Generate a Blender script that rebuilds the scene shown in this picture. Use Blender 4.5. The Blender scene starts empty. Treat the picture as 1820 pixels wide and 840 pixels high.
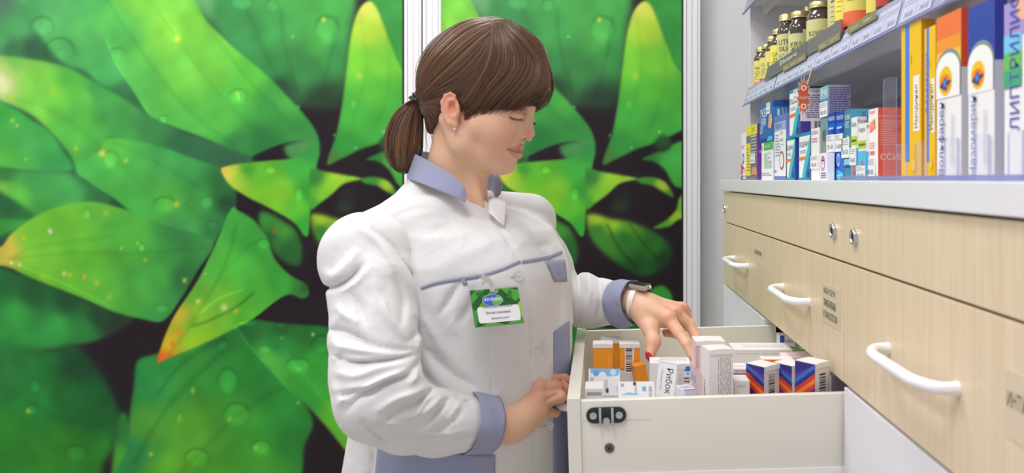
import bpy, bmesh, math, random
import numpy as np
from mathutils import Vector, Matrix
from mathutils.bvhtree import BVHTree

# ---------------------------------------------------------------- camera, world, lights, exposure
SC = bpy.context.scene
COL = SC.collection
FPX = 1400.0; VX = 1064.0; VY = 318.0; ZC = 1.28          # focal length in px of the 1820 frame, vanishing point, eye height
cam_d = bpy.data.cameras.new('camera'); cam = bpy.data.objects.new('camera', cam_d); COL.objects.link(cam)
cam.location = (0, 0, ZC); cam.rotation_euler = (math.pi/2, 0, 0)
cam_d.sensor_width = 36; cam_d.lens = FPX/1820*36
cam_d.shift_x = (910-VX)/1820; cam_d.shift_y = (VY-420)/1820
cam_d.clip_start = .02
cam_d.dof.use_dof = True; cam_d.dof.focus_distance = 1.48
cam_d.dof.aperture_fstop = cam_d.lens/1000/.0050
SC.camera = cam
SC.view_settings.view_transform = 'Standard'; SC.view_settings.look = 'None'
SC.view_settings.gamma = 1; SC.view_settings.use_curve_mapping = False
SC.view_settings.exposure = 0.12
W = bpy.data.worlds.new('world'); SC.world = W; W.use_nodes = True
W.node_tree.nodes['Background'].inputs[0].default_value = (1, .955, .99, 1)
W.node_tree.nodes['Background'].inputs[1].default_value = .53
SC.cycles.max_bounces = 8; SC.cycles.diffuse_bounces = 6; SC.cycles.transparent_max_bounces = 16
LAMPS = [(-1.5, .35, 13), (-.35, .30, 13), (-1.5, 1.75, 13), (-.35, 1.65, 13)]

def srgb(c):
    c = np.asarray(c, dtype=float)/255.0
    return np.where(c <= .04045, c/12.92, ((c+.055)/1.055)**2.4)
_mats = {}
def mat(c, rough=.5, metal=0, spec=.5, trans=0, alpha=1, emit=0, name=None, sub=0, coat=0):
    key = (tuple(c), rough, metal, spec, trans, alpha, emit, sub, coat)
    if key in _mats: return _mats[key]
    m = bpy.data.materials.new(name or 'mat_%d_%d_%d' % tuple(c)); m.use_nodes = True
    b = m.node_tree.nodes['Principled BSDF']; l = srgb(c)
    b.inputs['Base Color'].default_value = (*l, 1)
    b.inputs['Roughness'].default_value = rough; b.inputs['Metallic'].default_value = metal
    b.inputs['Specular IOR Level'].default_value = spec
    if trans: b.inputs['Transmission Weight'].default_value = trans
    if alpha < 1: b.inputs['Alpha'].default_value = alpha
    if coat: b.inputs['Coat Weight'].default_value = coat; b.inputs['Coat Roughness'].default_value = .1
    if sub:
        b.inputs['Subsurface Weight'].default_value = sub
        b.inputs['Subsurface Radius'].default_value = (1, .35, .2); b.inputs['Subsurface Scale'].default_value = .008
    if emit:
        b.inputs['Emission Color'].default_value = (*l, 1); b.inputs['Emission Strength'].default_value = emit
    # faint procedural mottling keeps every surface from being a flat fill
    if not trans and not emit and alpha == 1:
        nt = m.node_tree; n = nt.nodes.new('ShaderNodeTexNoise'); n.inputs['Scale'].default_value = 60
        mp = nt.nodes.new('ShaderNodeMapRange'); mp.inputs[3].default_value = max(.02, rough-.04); mp.inputs[4].default_value = min(1, rough+.04)
        nt.links.new(n.outputs['Fac'], mp.inputs[0]); nt.links.new(mp.outputs[0], b.inputs['Roughness'])
    _mats[key] = m
    return m
def pt(px, py, Y):
    return Vector(((px-VX)*Y/FPX, Y, ZC-(py-VY)*Y/FPX))
def tag(o, label=None, cat=None, group=None, kind=None):
    if label: o['label'] = label
    if cat: o['category'] = cat
    if group: o['group'] = group
    if kind: o['kind'] = kind
    return o
def link(name, me, parent=None, loc=None):
    o = bpy.data.objects.new(name, me); COL.objects.link(o)
    if loc is not None: o.location = loc
    if parent is not None: o.parent = parent
    return o
def empty(name, loc=(0, 0, 0), rz=0):
    o = bpy.data.objects.new(name, None); COL.objects.link(o); o.location = loc; o.rotation_euler[2] = rz
    o.empty_display_size = .05
    return o
def relink(o, parent):
    """parent a world-space mesh to an empty without moving it"""
    o.parent = parent; o.matrix_parent_inverse = Matrix.LocRotScale(parent.location, parent.rotation_euler, None).inverted()
    return o

class MB:
    """collects shapes with materials and links them as one mesh"""
    def __init__(s): s.v = []; s.f = []; s.m = []; s.sm = []; s.mats = []
    def mi(s, m):
        if m not in s.mats: s.mats.append(m)
        return s.mats.index(m)
    def add(s, vs, fs, m, smooth=False):
        b = len(s.v); s.v += [tuple(v) for v in vs]; k = s.mi(m)
        for f in fs: s.f.append([b+i for i in f]); s.m.append(k); s.sm.append(smooth)
    def box(s, x0, x1, y0, y1, z0, z1, m, bev=0, M=None):
        bm = bmesh.new(); bmesh.ops.create_cube(bm, size=1)
        for v in bm.verts: v.co = Vector(((v.co.x+.5)*(x1-x0)+x0, (v.co.y+.5)*(y1-y0)+y0, (v.co.z+.5)*(z1-z0)+z0))
        if bev: bmesh.ops.bevel(bm, geom=list(bm.edges), offset=bev, segments=2, affect='EDGES', profile=.6)
        s.bm(bm, m, M)
    def bm(s, bm, m, M=None, smooth=False):
        if M is not None: bm.transform(M)
        bm.verts.index_update()
        s.add([v.co[:] for v in bm.verts], [[v.index for v in f.verts] for f in bm.faces], m, smooth); bm.free()
    def tube(s, pts, r, m, n=10, caps=True):
        pts = [Vector(p) for p in pts]; rs = r if hasattr(r, '__len__') else [r]*len(pts)
        vs = []; fs = []; prev = None
        for i, p in enumerate(pts):
            t = (pts[min(i+1, len(pts)-1)]-pts[max(i-1, 0)]).normalized()
            if prev is None:
                a = Vector((0, 0, 1)) if abs(t.z) < .9 else Vector((1, 0, 0)); u = t.cross(a).normalized()
            else: u = (prev-t*prev.dot(t)).normalized()
            prev = u; w = t.cross(u)
            for k in range(n):
                th = 2*math.pi*k/n; vs.append(p+(u*math.cos(th)+w*math.sin(th))*rs[i])
        for i in range(len(pts)-1):
            for k in range(n): fs.append([i*n+k, i*n+(k+1) % n, (i+1)*n+(k+1) % n, (i+1)*n+k])
        if caps: fs.append(list(range(n))[::-1]); fs.append([(len(pts)-1)*n+k for k in range(n)])
        s.add(vs, fs, m, True)
    def lathe(s, prof, m, n=28, c=(0, 0, 0), M=None):
        vs = []; fs = []
        for r, z in prof:
            for k in range(n):
                th = 2*math.pi*k/n; v = Vector((r*math.cos(th), r*math.sin(th), z))
                vs.append((M @ v if M is not None else v)+Vector(c))
        for i in range(len(prof)-1):
            for k in range(n): fs.append([i*n+k, i*n+(k+1) % n, (i+1)*n+(k+1) % n, (i+1)*n+k])
        fs.append(list(range(n))[::-1]); fs.append([(len(prof)-1)*n+k for k in range(n)])
        s.add(vs, fs, m, True)
    def build(s, name, parent=None, loc=None, rz=None, flat=False):
        me = bpy.data.meshes.new(name); me.from_pydata(s.v, [], s.f)
        for m in s.mats: me.materials.append(m)
        me.polygons.foreach_set('material_index', s.m)
        me.polygons.foreach_set('use_smooth', s.sm); me.update()
        if any(s.sm) and not flat: me.set_sharp_from_angle(angle=math.radians(42))
        o = link(name, me, parent, loc)
        if rz is not None: o.rotation_euler[2] = rz
        return o

_txt = {}
def text_geo(st):
    if 'ф' in st and st not in _txt:              # the letter is put together from a round and an upright
        vs, fs = text_geo(st.replace('ф', 'о')); vs = vs.copy(); fs = list(fs); ow = text_geo('о')[0]; ow = ow[:, 0].max()-ow[:, 0].min()
        for i, ch in enumerate(st):
            if ch != 'ф': continue
            xm = text_geo((st[:i]+'о').replace('ф', 'о'))[0][:, 0].max()-ow/2; b = len(vs)
            vs = np.vstack([vs, [[xm-.075, -.3], [xm+.075, -.3], [xm+.075, 1.05], [xm-.075, 1.05]]]); fs.append([b, b+1, b+2, b+3])
        _txt[st] = (vs, fs)
    """flat letter shapes (x right, y up), height of a capital = 1"""
    if st in _txt: return _txt[st]
    c = bpy.data.curves.new('t', 'FONT'); c.body = st; c.resolution_u = 3; c.size = 1/.7; c.space_line = .95
    o = bpy.data.objects.new('t', c); me = bpy.data.meshes.new_from_object(o)
    st0 = st
    vs = np.array([v.co[:2] for v in me.vertices]) if len(me.vertices) else np.zeros((0, 2))
    fs = [list(p.vertices) for p in me.polygons]
    bpy.data.objects.remove(o); bpy.data.curves.remove(c); bpy.data.meshes.remove(me)
    _txt[st] = (vs, fs); return _txt[st]

class Panel:
    """prints flat shapes on a rectangle: origin O, unit u (right), v (up), size w x h; n = outward normal"""
    def __init__(s, mb, O, u, v, w, h):
        s.mb = mb; s.O = Vector(O); s.u = Vector(u); s.v = Vector(v); s.w = w; s.h = h; s.n = s.u.cross(s.v); s.lay = 1
    def P(s, a, b): return s.O+s.u*(a*s.w)+s.v*(b*s.h)+s.n*(s.lay*.00014)
    def poly(s, pts, c, rough=.45):
        s.mb.add([s.P(a, b) for a, b in pts], [list(range(len(pts)))], c if not isinstance(c, tuple) else mat(c, rough)); s.lay += 1; return s
    def rect(s, a0, b0, a1, b1, c, rough=.45): return s.poly([(a0, b0), (a1, b0), (a1, b1), (a0, b1)], c, rough)
    def disc(s, a, b, ra, c, rb=None, n=20):
        rb = rb if rb is not None else ra*s.w/s.h
        return s.poly([(a+ra*math.cos(2*math.pi*i/n), b+rb*math.sin(2*math.pi*i/n)) for i in range(n)], c)
    def text(s, st, a, b, wid, c, rot=0, hgt=None):
        """st starts at (a,b), is wid (metres) long; rot 90 = reading upwards; hgt (metres) stretches"""
        vs, fs = text_geo(st)
        if not len(vs): return s
        lo = vs.min(0); ext = vs.max(0)-lo; k = wid/ext[0]; ky = k if hgt is None else hgt/ext[1]
        X = (vs[:, 0]-lo[0])*k; Y = (vs[:, 1]-lo[1])*ky
        if rot == 90: X, Y = -Y, X
        if rot == -90: X, Y = Y, -X
        s.mb.add([s.O+s.u*(a*s.w+x)+s.v*(b*s.h+y)+s.n*(s.lay*.00014) for x, y in zip(X, Y)], fs, mat(c) if isinstance(c, tuple) else c); s.lay += 1
        return s
    def lines(s, a0, b0, a1, b1, n, c, fill=.5, vert=False, seed=1):
        """rows of small print"""
        r = random.Random(seed); L = s.lay
        for i in range(n):
            if vert:
                x = a0+(a1-a0)*(i+.5)/n; t = (a1-a0)/n*fill/2; y = b0
                while y < b1:
                    e = min(b1, y+(b1-b0)*r.uniform(.06, .2)); s.rect(x-t, y, x+t, e, c); s.lay = L; y = e+(b1-b0)*.025
            else:
                y = b0+(b1-b0)*(i+.5)/n; t = (b1-b0)/n*fill/2; x = a0; end = a1 if r.random() < .8 else a0+(a1-a0)*r.uniform(.5, .9)
                while x < end:
                    e = min(end, x+(a1-a0)*r.uniform(.08, .25)); s.rect(x, y-t, e, y+t, c); s.lay = L; x = e+(a1-a0)*.03
        s.lay = L+1; return s
    def barcode(s, a0, b0, a1, b1, vert=False, seed=3):
        s.rect(a0, b0, a1, b1, (240, 240, 238)); r = random.Random(seed); L = s.lay; t = .06
        while t < .92:
            w = r.choice((.02, .035, .05))
            if vert: s.rect(a0+(a1-a0)*.1, b0+(b1-b0)*t, a0+(a1-a0)*.8, b0+(b1-b0)*(t+w), (45, 42, 48))
            else: s.rect(a0+(a1-a0)*t, b0+(b1-b0)*.2, a0+(a1-a0)*(t+w), b0+(b1-b0)*.95, (45, 42, 48))
            s.lay = L; t += w+r.choice((.02, .03, .04))
        s.lay = L+1; return s

def catmull(P, n, closed=False):
    P = np.asarray(P, float); m = len(P); out = []
    segs = m if closed else m-1
    for i in range(segs):
        g = lambda j: P[j % m] if closed else P[min(max(j, 0), m-1)]
        a, b, c, d = g(i-1), g(i), g(i+1), g(i+2)
        t = np.linspace(0, 1, n, endpoint=False)[:, None]
        out.append(.5*(2*b+(c-a)*t+(2*a-5*b+4*c-d)*t**2+(-a+3*b-3*c+d)*t**3))
    if not closed: out.append(P[-1:])
    return np.vstack(out)
# ---------------------------------------------------------------- the room
def wallmat(name, c, scale=40, rough=.7):
    m = bpy.data.materials.new(name); m.use_nodes = True; nt = m.node_tree; b = nt.nodes['Principled BSDF']
    n = nt.nodes.new('ShaderNodeTexNoise'); n.inputs['Scale'].default_value = scale; n.inputs['Detail'].default_value = 6
    r = nt.nodes.new('ShaderNodeValToRGB'); l = srgb(c)
    r.color_ramp.elements[0].color = (*(l*.93), 1); r.color_ramp.elements[1].color = (*np.minimum(l*1.04, 1), 1)
    nt.links.new(n.outputs['Fac'], r.inputs[0]); nt.links.new(r.outputs[0], b.inputs['Base Color'])
    bp = nt.nodes.new('ShaderNodeBump'); bp.inputs['Strength'].default_value = .05; nt.links.new(n.outputs['Fac'], bp.inputs['Height'])
    nt.links.new(bp.outputs[0], b.inputs['Normal']); b.inputs['Roughness'].default_value = rough
    return m
def struct(name, x0, x1, y0, y1, z0, z1, m):
    b = MB(); b.box(x0, x1, y0, y1, z0, z1, m); return tag(b.build(name), kind='structure')
YW = 2.62
WALLM = wallmat('painted_wall', (226, 226, 229)); FLOORM = wallmat('floor_vinyl', (196, 190, 180), 8, .35)
CEILM = wallmat('ceiling_white', (240, 240, 240), 30)
struct('floor', -2.9, 1.0, -1.5, YW+.1, -.1, 0, FLOORM)
struct('ceiling', -2.9, 1.0, -1.5, YW+.1, 2.75, 2.85, CEILM)
struct('wall_back', -2.9, 1.0, YW, YW+.1, 0, 2.75, WALLM)
struct('wall_right', .80, .90, -1.5, YW, 0, 2.75, WALLM)
for i, (x, y, pw) in enumerate(LAMPS):
    f = MB(); t = .015
    m = mat((235, 235, 235), .4)
    for (a, b, c, d) in ((-.3, .3, -.3, -.3+t), (-.3, .3, .3-t, .3), (-.3, -.3+t, -.3+t, .3-t), (.3-t, .3, -.3+t, .3-t)):
        f.box(x+a, x+b, y+c, y+d, 2.735, 2.75, m)
    e = tag(empty('ceiling_light', (x, y, 2.75)), 'square ceiling light panel over the ' + ['left front', 'right front', 'left rear', 'right rear'][i] + ' of the aisle', 'ceiling light')
    relink(f.build('frame'), e)
    d = MB(); d.box(x-.285, x+.285, y-.285, y+.285, 2.738, 2.748, mat((255, 255, 252), .5, emit=1.0)); relink(d.build('diffuser'), e)
    ld = bpy.data.lights.new('panel_light', 'AREA'); ld.shape = 'SQUARE'; ld.size = .56; ld.energy = pw; ld.color = (1, .955, .95)
    lo = bpy.data.objects.new('panel_light', ld); COL.objects.link(lo); lo.location = (x, y, 2.73); relink(lo, e)

# ---------------------------------------------------------------- printed leaf mural on the sliding doors
def poly_sdf(X, Y, P):
    """signed distance (negative inside) of points to closed polygon"""
    d = np.full(X.shape, 1e9, np.float32); ins = np.zeros(X.shape, bool)
    for (ax, ay), (bx, by) in zip(P, np.roll(P, -1, 0)):
        ex, ey = bx-ax, by-ay; wx, wy = X-ax, Y-ay
        t = np.clip((wx*ex+wy*ey)/(ex*ex+ey*ey+1e-9), 0, 1)
        np.minimum(d, (wx-ex*t)**2+(wy-ey*t)**2, out=d)
        c = ((ay > Y) != (by > Y))
        with np.errstate(divide='ignore', invalid='ignore'):
            xi = ax+(Y-ay)*(bx-ax)/(by-ay if by != ay else 1e-9)
        ins ^= c & (X < xi)
    d = np.sqrt(d); return np.where(ins, -d, d)
LEAVES = [
 # outline, softness, colour points
 ([(-70,-40),(300,-40),(420,240),(420,300),(300,400),(100,420),(-70,420)], 20, [(100,100,(60,112,76)),(200,160,(60,116,76)),(60,290,(56,108,72)),(230,380,(40,86,58)),(400,280,(50,84,62))]),
 ([(-70,-30),(60,-30),(75,30),(70,90),(20,110),(-70,110)], 6, [(0,5,(96,138,112)),(30,50,(88,172,104)),(60,20,(80,165,100)),(20,85,(70,130,85)),(60,85,(62,105,78)),(0,75,(95,180,110))]),
 ([(330,-30),(560,-30),(627,-30),(632,10),(624,60),(619,110),(612,160),(595,192),(540,190),(500,178),(450,130),(380,50)], 7, [(400,20,(66,152,84)),(480,60,(68,158,82)),(570,70,(84,180,84)),(606,90,(62,150,76)),(590,20,(74,170,78)),(570,178,(44,72,52)),(500,160,(46,88,58)),(440,80,(66,152,84)),(360,10,(104,172,112)),(540,10,(76,172,80)),(540,130,(62,140,76)),(480,120,(58,138,74))]),
 ([(655,-30),(760,-30),(760,260),(716,190),(690,80),(660,10)], 4, [(700,30,(62,160,72)),(716,100,(60,155,70)),(670,0,(60,150,66))]),
 ([(655,2),(640,14),(629,40),(621,80),(615,130),(607,190),(597,240),(581,290),(603,284),(640,266),(680,252),(722,232),(790,200),(760,180),(712,118),(700,92),(682,45),(668,12)], 2, [(653,15,(214,226,96)),(655,50,(178,220,66)),(640,110,(122,206,62)),(690,110,(120,205,66)),(716,165,(80,180,66)),(630,200,(76,182,72)),(612,262,(56,150,66)),(680,230,(72,178,72)),(590,286,(80,130,60)),(660,160,(96,196,66))]),
 ([(35,-30),(48,20),(70,62),(112,112),(150,125),(180,150),(232,170),(270,207),(240,120),(190,-30)], 4, [(90,20,(98,190,112)),(150,60,(98,196,106)),(200,130,(84,182,102)),(115,95,(88,178,100)),(245,185,(60,118,76)),(150,130,(84,180,96)),(215,165,(64,130,80)),(60,15,(88,175,105))]),
 ([(150,-30),(175,50),(205,110),(240,165),(268,207),(310,226),(360,244),(400,264),(440,287),(452,276),(500,256),(540,250),(563,262),(566,245),(550,215),(510,170),(470,130),(420,88),(370,40),(310,-30)], 1.6, [(250,-5,(124,206,78)),(300,50,(138,216,80)),(330,130,(122,212,82)),(210,60,(94,196,98)),(255,150,(98,198,92)),(380,120,(118,206,76)),(420,170,(92,192,76)),(480,190,(66,162,76)),(540,230,(62,150,72)),(400,220,(86,186,76)),(320,215,(96,196,86)),(470,250,(46,124,66)),(440,140,(96,196,72)),(505,175,(80,176,74)),(160,-10,(90,190,100)),(340,60,(126,210,76)),(420,255,(60,140,75))]),
 ([(-70,300),(60,303),(120,306),(145,312),(200,345),(236,376),(150,382),(100,397),(60,388),(0,342),(-70,325)], 4, [(60,320,(72,162,86)),(120,345,(82,178,92)),(30,348,(104,202,80)),(180,350,(58,130,76)),(80,380,(78,172,82)),(215,366,(38,86,58)),(5,335,(130,205,80)),(10,310,(60,140,75))]),
 ([(-70,340),(0,344),(60,390),(-70,396)], 5, [(10,365,(44,110,66)),(50,388,(50,125,70)),(0,380,(48,118,66))]),
 ([(-70,396),(66,390),(30,408),(-70,440)], 4, [(20,400,(70,172,78)),(0,415,(66,165,70))]),
 ([(60,205),(100,215),(150,300),(180,330),(130,312),(90,240)], 8, [(100,230,(56,118,76)),(130,290,(52,108,72))]),
 ([(-70,98),(40,103),(120,120),(165,145),(215,172),(268,207),(330,235),(420,268),(450,286),(430,315),(360,302),(200,300),(145,315),(125,275),(84,228),(40,195),(-70,150)], 3, [(3,138,(240,240,190)),(12,126,(190,225,120)),(25,112,(126,206,90)),(60,140,(132,216,82)),(100,170,(122,216,82)),(60,195,(132,220,86)),(150,170,(104,202,82)),(130,225,(98,198,82)),(170,240,(88,192,82)),(200,205,(78,168,86)),(260,230,(66,142,82)),(330,262,(54,112,74)),(400,288,(58,108,74)),(230,250,(78,172,86)),(200,265,(70,150,80)),(130,140,(96,195,80)),(170,160,(70,160,82))]),
 ([(-70,150),(20,190),(55,213),(85,232),(110,265),(127,302),(60,303),(0,297),(-70,295)], 2.5, [(20,200,(78,188,86)),(60,250,(86,194,98)),(100,290,(66,165,90)),(10,285,(94,194,82)),(80,240,(76,180,88)),(10,240,(84,192,88))]),
 ([(135,295),(178,268),(180,255),(197,246),(240,250),(290,262),(340,280),(400,302),(418,330),(418,372),(392,410),(377,433),(340,418),(300,406),(275,398),(235,378),(200,350),(160,325)], 1.8, [(190,260,(104,202,82)),(165,305,(82,188,86)),(230,290,(88,194,86)),(300,350,(90,186,76)),(260,375,(82,188,82)),(330,300,(70,164,86)),(395,330,(48,118,64)),(385,400,(52,126,70)),(330,405,(76,168,86)),(300,280,(74,170,88)),(360,350,(70,158,74)),(405,360,(38,84,52))]),
 ([(-70,470),(50,490),(110,513),(180,546),(235,562),(225,578),(180,602),(140,612),(80,621),(-70,623)], 4, [(0,505,(40,120,62)),(30,560,(62,172,76)),(100,580,(58,164,76)),(60,520,(36,102,56)),(150,590,(50,142,66)),(205,572,(44,70,52)),(40,612,(56,162,72)),(120,535,(34,92,54)),(180,560,(38,84,50))]),
 ([(-70,425),(-5,440),(20,415),(60,386),(110,365),(160,358),(210,368),(260,385),(300,402),(345,415),(380,433),(352,480),(322,530),(290,570),(250,566),(200,553),(150,531),(100,511),(50,491),(5,472),(-70,465)], 1.8, [(6,444,(222,206,84)),(-40,445,(200,190,80)),(60,420,(122,206,62)),(60,480,(122,202,62)),(120,400,(116,202,64)),(180,380,(116,202,76)),(150,450,(106,198,62)),(150,512,(112,198,62)),(230,430,(92,188,70)),(250,525,(86,186,78)),(320,420,(62,144,80)),(330,490,(52,126,68)),(285,562,(70,166,84)),(200,400,(86,182,70)),(300,450,(70,164,78)),(270,480,(80,176,76)),(200,540,(96,194,72))]),
 ([(-70,620),(80,621),(128,612),(160,636),(190,680),(212,735),(205,785),(182,830),(168,880),(-70,880)], 7, [(40,640,(44,134,62)),(145,650,(30,80,48)),(60,700,(40,142,62)),(0,770,(52,148,50)),(100,800,(58,152,50)),(170,730,(28,106,50)),(180,800,(46,138,50)),(10,655,(50,138,72)),(120,700,(32,118,54))]),
 ([(212,738),(228,742),(232,800),(224,880),(198,880),(202,800)], 4, [(215,760,(56,140,68)),(212,820,(80,170,60))]),
 ([(462,378),(480,379),(505,394),(525,408),(537,440),(532,470),(505,465),(475,432),(462,405)], 4, [(470,390,(66,158,66)),(495,410,(76,160,62)),(520,440,(44,104,52)),(480,420,(46,112,52))]),
 ([(245,640),(280,628),(330,610),(400,585),(426,578),(480,640),(520,690),(556,745),(542,790),(500,880),(212,880),(225,800),(230,740),(238,680)], 3, [(270,660,(52,152,72)),(260,760,(88,172,64)),(300,840,(102,182,52)),(350,650,(62,158,66)),(340,760,(98,178,56)),(430,650,(50,150,62)),(430,740,(70,166,60)),(500,720,(48,148,62)),(450,820,(78,172,60)),(525,770,(44,136,58)),(400,600,(44,128,60)),(236,800,(50,150,82)),(250,680,(44,140,74)),(470,690,(46,140,60)),(380,840,(84,174,54))]),
 ([(418,578),(440,566),(500,574),(560,578),(620,580),(655,528),(682,507),(702,520),(716,560),(780,640),(780,880),(670,880),(640,838),(600,782),(560,735),(500,675),(450,620)], 2, [(440,580,(40,112,56)),(500,610,(50,152,70)),(560,650,(66,172,66)),(560,590,(40,120,54)),(600,740,(104,196,56)),(630,810,(126,206,56)),(545,710,(62,168,66)),(480,640,(90,185,75)),(690,530,(64,165,62)),(700,700,(60,160,60)),(500,582,(38,104,50)),(640,600,(30,120,50))]),
 ([(410,372),(425,375),(450,390),(465,408),(476,425),(482,445),(492,465),(515,488),(543,504),(549,516),(546,527),(535,530),(515,523),(490,535),(450,566),(400,592),(340,620),(300,635),(280,644),(288,610),(310,560),(350,500),(380,440)], 1.4, [(284,638,(232,112,40)),(296,605,(206,190,40)),(318,560,(206,190,60)),(345,575,(132,200,56)),(340,600,(150,204,50)),(400,540,(120,198,60)),(380,470,(86,186,70)),(430,470,(82,186,70)),(420,400,(70,172,70)),(460,520,(86,192,66)),(500,500,(70,176,70)),(535,515,(56,132,58)),(340,520,(110,190,66)),(450,440,(66,168,66)),(440,555,(90,190,60))]),
 ([(505,262),(530,250),(558,246),(568,262),(560,282),(520,284)], 4, [(540,258,(84,154,92)),(555,265,(66,150,76))]),
 ([(393,303),(400,296),(430,290),(480,285),(520,281),(548,268),(563,255),(567,272),(562,300),(556,340),(551,380),(548,416),(540,418),(522,395),(480,370),(440,350),(408,328)], 1.4, [(398,305,(240,205,100)),(410,306,(214,220,80)),(425,315,(160,214,60)),(460,310,(108,206,56)),(500,340,(138,210,56)),(480,355,(136,208,50)),(530,300,(72,178,72)),(555,270,(60,152,76)),(548,340,(60,160,64)),(545,400,(66,178,66)),(530,370,(100,198,60)),(440,300,(80,180,60))]),
 ([(552,300),(575,304),(620,312),(642,318),(612,326),(590,345),(570,360),(552,372),(551,340)], 2, [(560,315,(58,134,64)),(600,318,(160,208,56)),(573,350,(130,206,60)),(635,318,(144,202,60)),(556,360,(80,170,60)),(590,332,(140,205,56))]),
 ([(642,318),(665,314),(690,322),(704,340),(706,350),(690,342),(670,330),(650,326)], 2, [(660,320,(70,150,60)),(690,330,(176,212,66)),(702,345,(80,160,60))]),
 ([(652,282),(690,265),(722,250),(790,240),(790,340),(722,334),(706,326),(692,302),(672,287)], 2, [(700,290,(78,182,78)),(720,320,(76,176,72)),(665,283,(60,140,64))]),
 ([(552,386),(565,380),(600,389),(630,394),(665,408),(690,424),(706,445),(696,470),(662,490),(630,482),(590,455),(560,422)], 4, [(572,386,(176,212,58)),(600,394,(150,200,52)),(630,398,(96,160,50)),(570,412,(62,132,50)),(620,425,(48,120,48)),(670,440,(44,116,42)),(640,472,(34,90,40)),(692,460,(28,72,34)),(590,430,(60,130,48))]),
 ([(672,405),(695,390),(712,372),(724,345),(790,330),(790,380),(722,388),(700,402)], 2, [(690,400,(90,170,56)),(712,385,(160,214,56)),(722,365,(120,200,60))]),
 ([(676,248),(690,240),(703,250),(700,264),(686,270),(675,262)], 3, [(690,252,(46,100,56)),(690,262,(34,70,44))]),
 ([(610,340),(625,335),(632,350),(628,372),(612,378),(596,370)], 5, [(618,350,(40,44,42)),(610,370,(44,62,46))]),
]
# faint ribs: polyline, width, brightness factor
VEINS = [([(330,-10),(380,60),(440,140),(520,225)],3,.95),([(190,0),(250,90),(330,190),(420,262)],3,.94),([(280,20),(360,130),(440,220),(470,245)],2,.95),
 ([(600,30),(590,90),(570,170)],3,.93),([(500,20),(505,80),(530,170)],3,.93),([(440,20),(470,90),(500,150)],3,.94),
 ([(0,170),(100,200),(200,280),(300,380)],4,.96),([(20,460),(120,450),(240,450),(360,440)],3,.95),([(10,470),(60,440),(200,420)],3,.95),
 ([(280,700),(330,640),(400,600)],3,.9),([(240,820),(300,720),(400,620)],4,.9),([(320,840),(420,740),(500,690)],4,.93),([(500,620),(560,690),(620,770)],3,1.07),
 ([(30,700),(100,740),(180,760)],4,.95),([(300,630),(350,560),(400,470),(420,400)],3,.92),([(640,20),(650,120),(620,240)],3,.97),([(690,60),(690,160),(660,240)],3,.96),
 ([(200,250),(300,300),(400,360)],3,.95),([(590,400),(610,440),(640,475)],2,.75),([(630,400),(660,440),(680,460)],2,.8),
 ([(270,208),(240,166),(205,110),(190,70)],1.4,1.12),([(418,580),(450,622),(500,677),(560,737),(600,784)],1.6,1.2),([(345,578),(370,570),(420,545),(450,520)],2,.8),([(350,560),(390,530),(430,515)],2,1.12),
 ([(10,462),(60,482),(120,506),(200,545)],1.5,1.08),([(400,480),(450,430)],2,.95)]
DROPS = [(423,172,16,14,1.15),(581,55,22,26,1.18),(430,4,20,14,1.28),(484,10,11,11,1.15),(405,678,18,24,1.32),(420,738,24,22,1.25),(350,815,22,18,1.15),(464,796,18,14,1.25),
 (290,213,8,8,1.2),(368,360,13,12,1.15),(293,366,20,16,1.15),(530,650,22,14,1.3),(573,612,18,16,1.25),(106,90,26,22,1.1),(75,48,20,18,1.12),(196,285,14,16,1.18),(163,318,1,1,1),
 (424,170,4,8,1.25),(481,302,10,7,1.25),(532,345,8,12,1.2),(468,434,12,10,1.2),(288,548,14,8,1.2),(62,686,10,12,1.25),(55,728,12,9,1.3),(135,805,20,14,1.15),(396,614,10,10,1.2),(440,574,20,5,1.4),(500,577,10,4,1.3),(543,512,10,8,.7),(628,312,8,5,1.2),
 (378,400,10,8,1.1),(155,380,8,10,1.15),(252,440,6,8,1.35),(245,432,4,5,1.3),(216,440,4,4,1.4),(319,742,6,10,1.2),(343,690,5,5,1.3),(268,806,5,5,1.35),(470,620,12,7,1.2),(210,95,14,10,1.05),(555,640,1,1,1)]
SPECKS = [(315,69,6,(220,225,90)),(182,272,6,(230,225,90)),(224,285,4,(190,220,90)),(135,264,5,(150,215,70)),(22,214,4,(180,220,80)),(30,223,3,(190,220,80)),(46,283,3,(160,215,70)),(94,160,6,(170,215,60)),(20,172,5,(200,220,60)),
 (150,492,4,(235,190,50)),(75,492,3,(225,190,60)),(188,378,5,(150,215,70)),(314,363,5,(200,210,60)),(340,362,1,(200,210,60)),(124,488,4,(210,200,60)),(35,470,3,(240,235,170)),(42,423,4,(230,195,60)),(258,462,3,(200,200,60)),(114,486,4,(240,220,150)),(172,502,4,(190,205,60)),(194,528,6,(150,205,60)),(90,412,3,(230,240,210)),(20,466,3,(250,250,240)),(88,409,3,(240,245,225)),
 (575,35,4,(225,225,80)),(421,167,3,(190,220,80)),(520,65,2,(170,215,110)),(328,498,4,(230,215,120)),(352,535,4,(235,220,120)),(318,590,6,(225,150,50)),(306,610,5,(230,130,50)),(398,546,6,(225,225,170)),(420,553,5,(190,210,60)),(488,410,4,(190,110,60)),(365,486,2,(190,210,100)),(343,695,4,(170,205,70)),(268,806,4,(180,205,60)),(408,745,4,(170,205,60)),(455,795,4,(180,205,80)),(556,594,3,(200,215,100)),(530,715,3,(140,200,80)),(50,730,4,(190,200,70)),(500,600,2,(150,200,90)),(530,190,3,(90,180,90)),(628,185,5,(110,205,80)),(640,135,7,(160,215,80)),(594,240,2,(120,200,90)),(632,262,2,(150,210,120)),(682,234,2,(200,230,200))]
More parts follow.
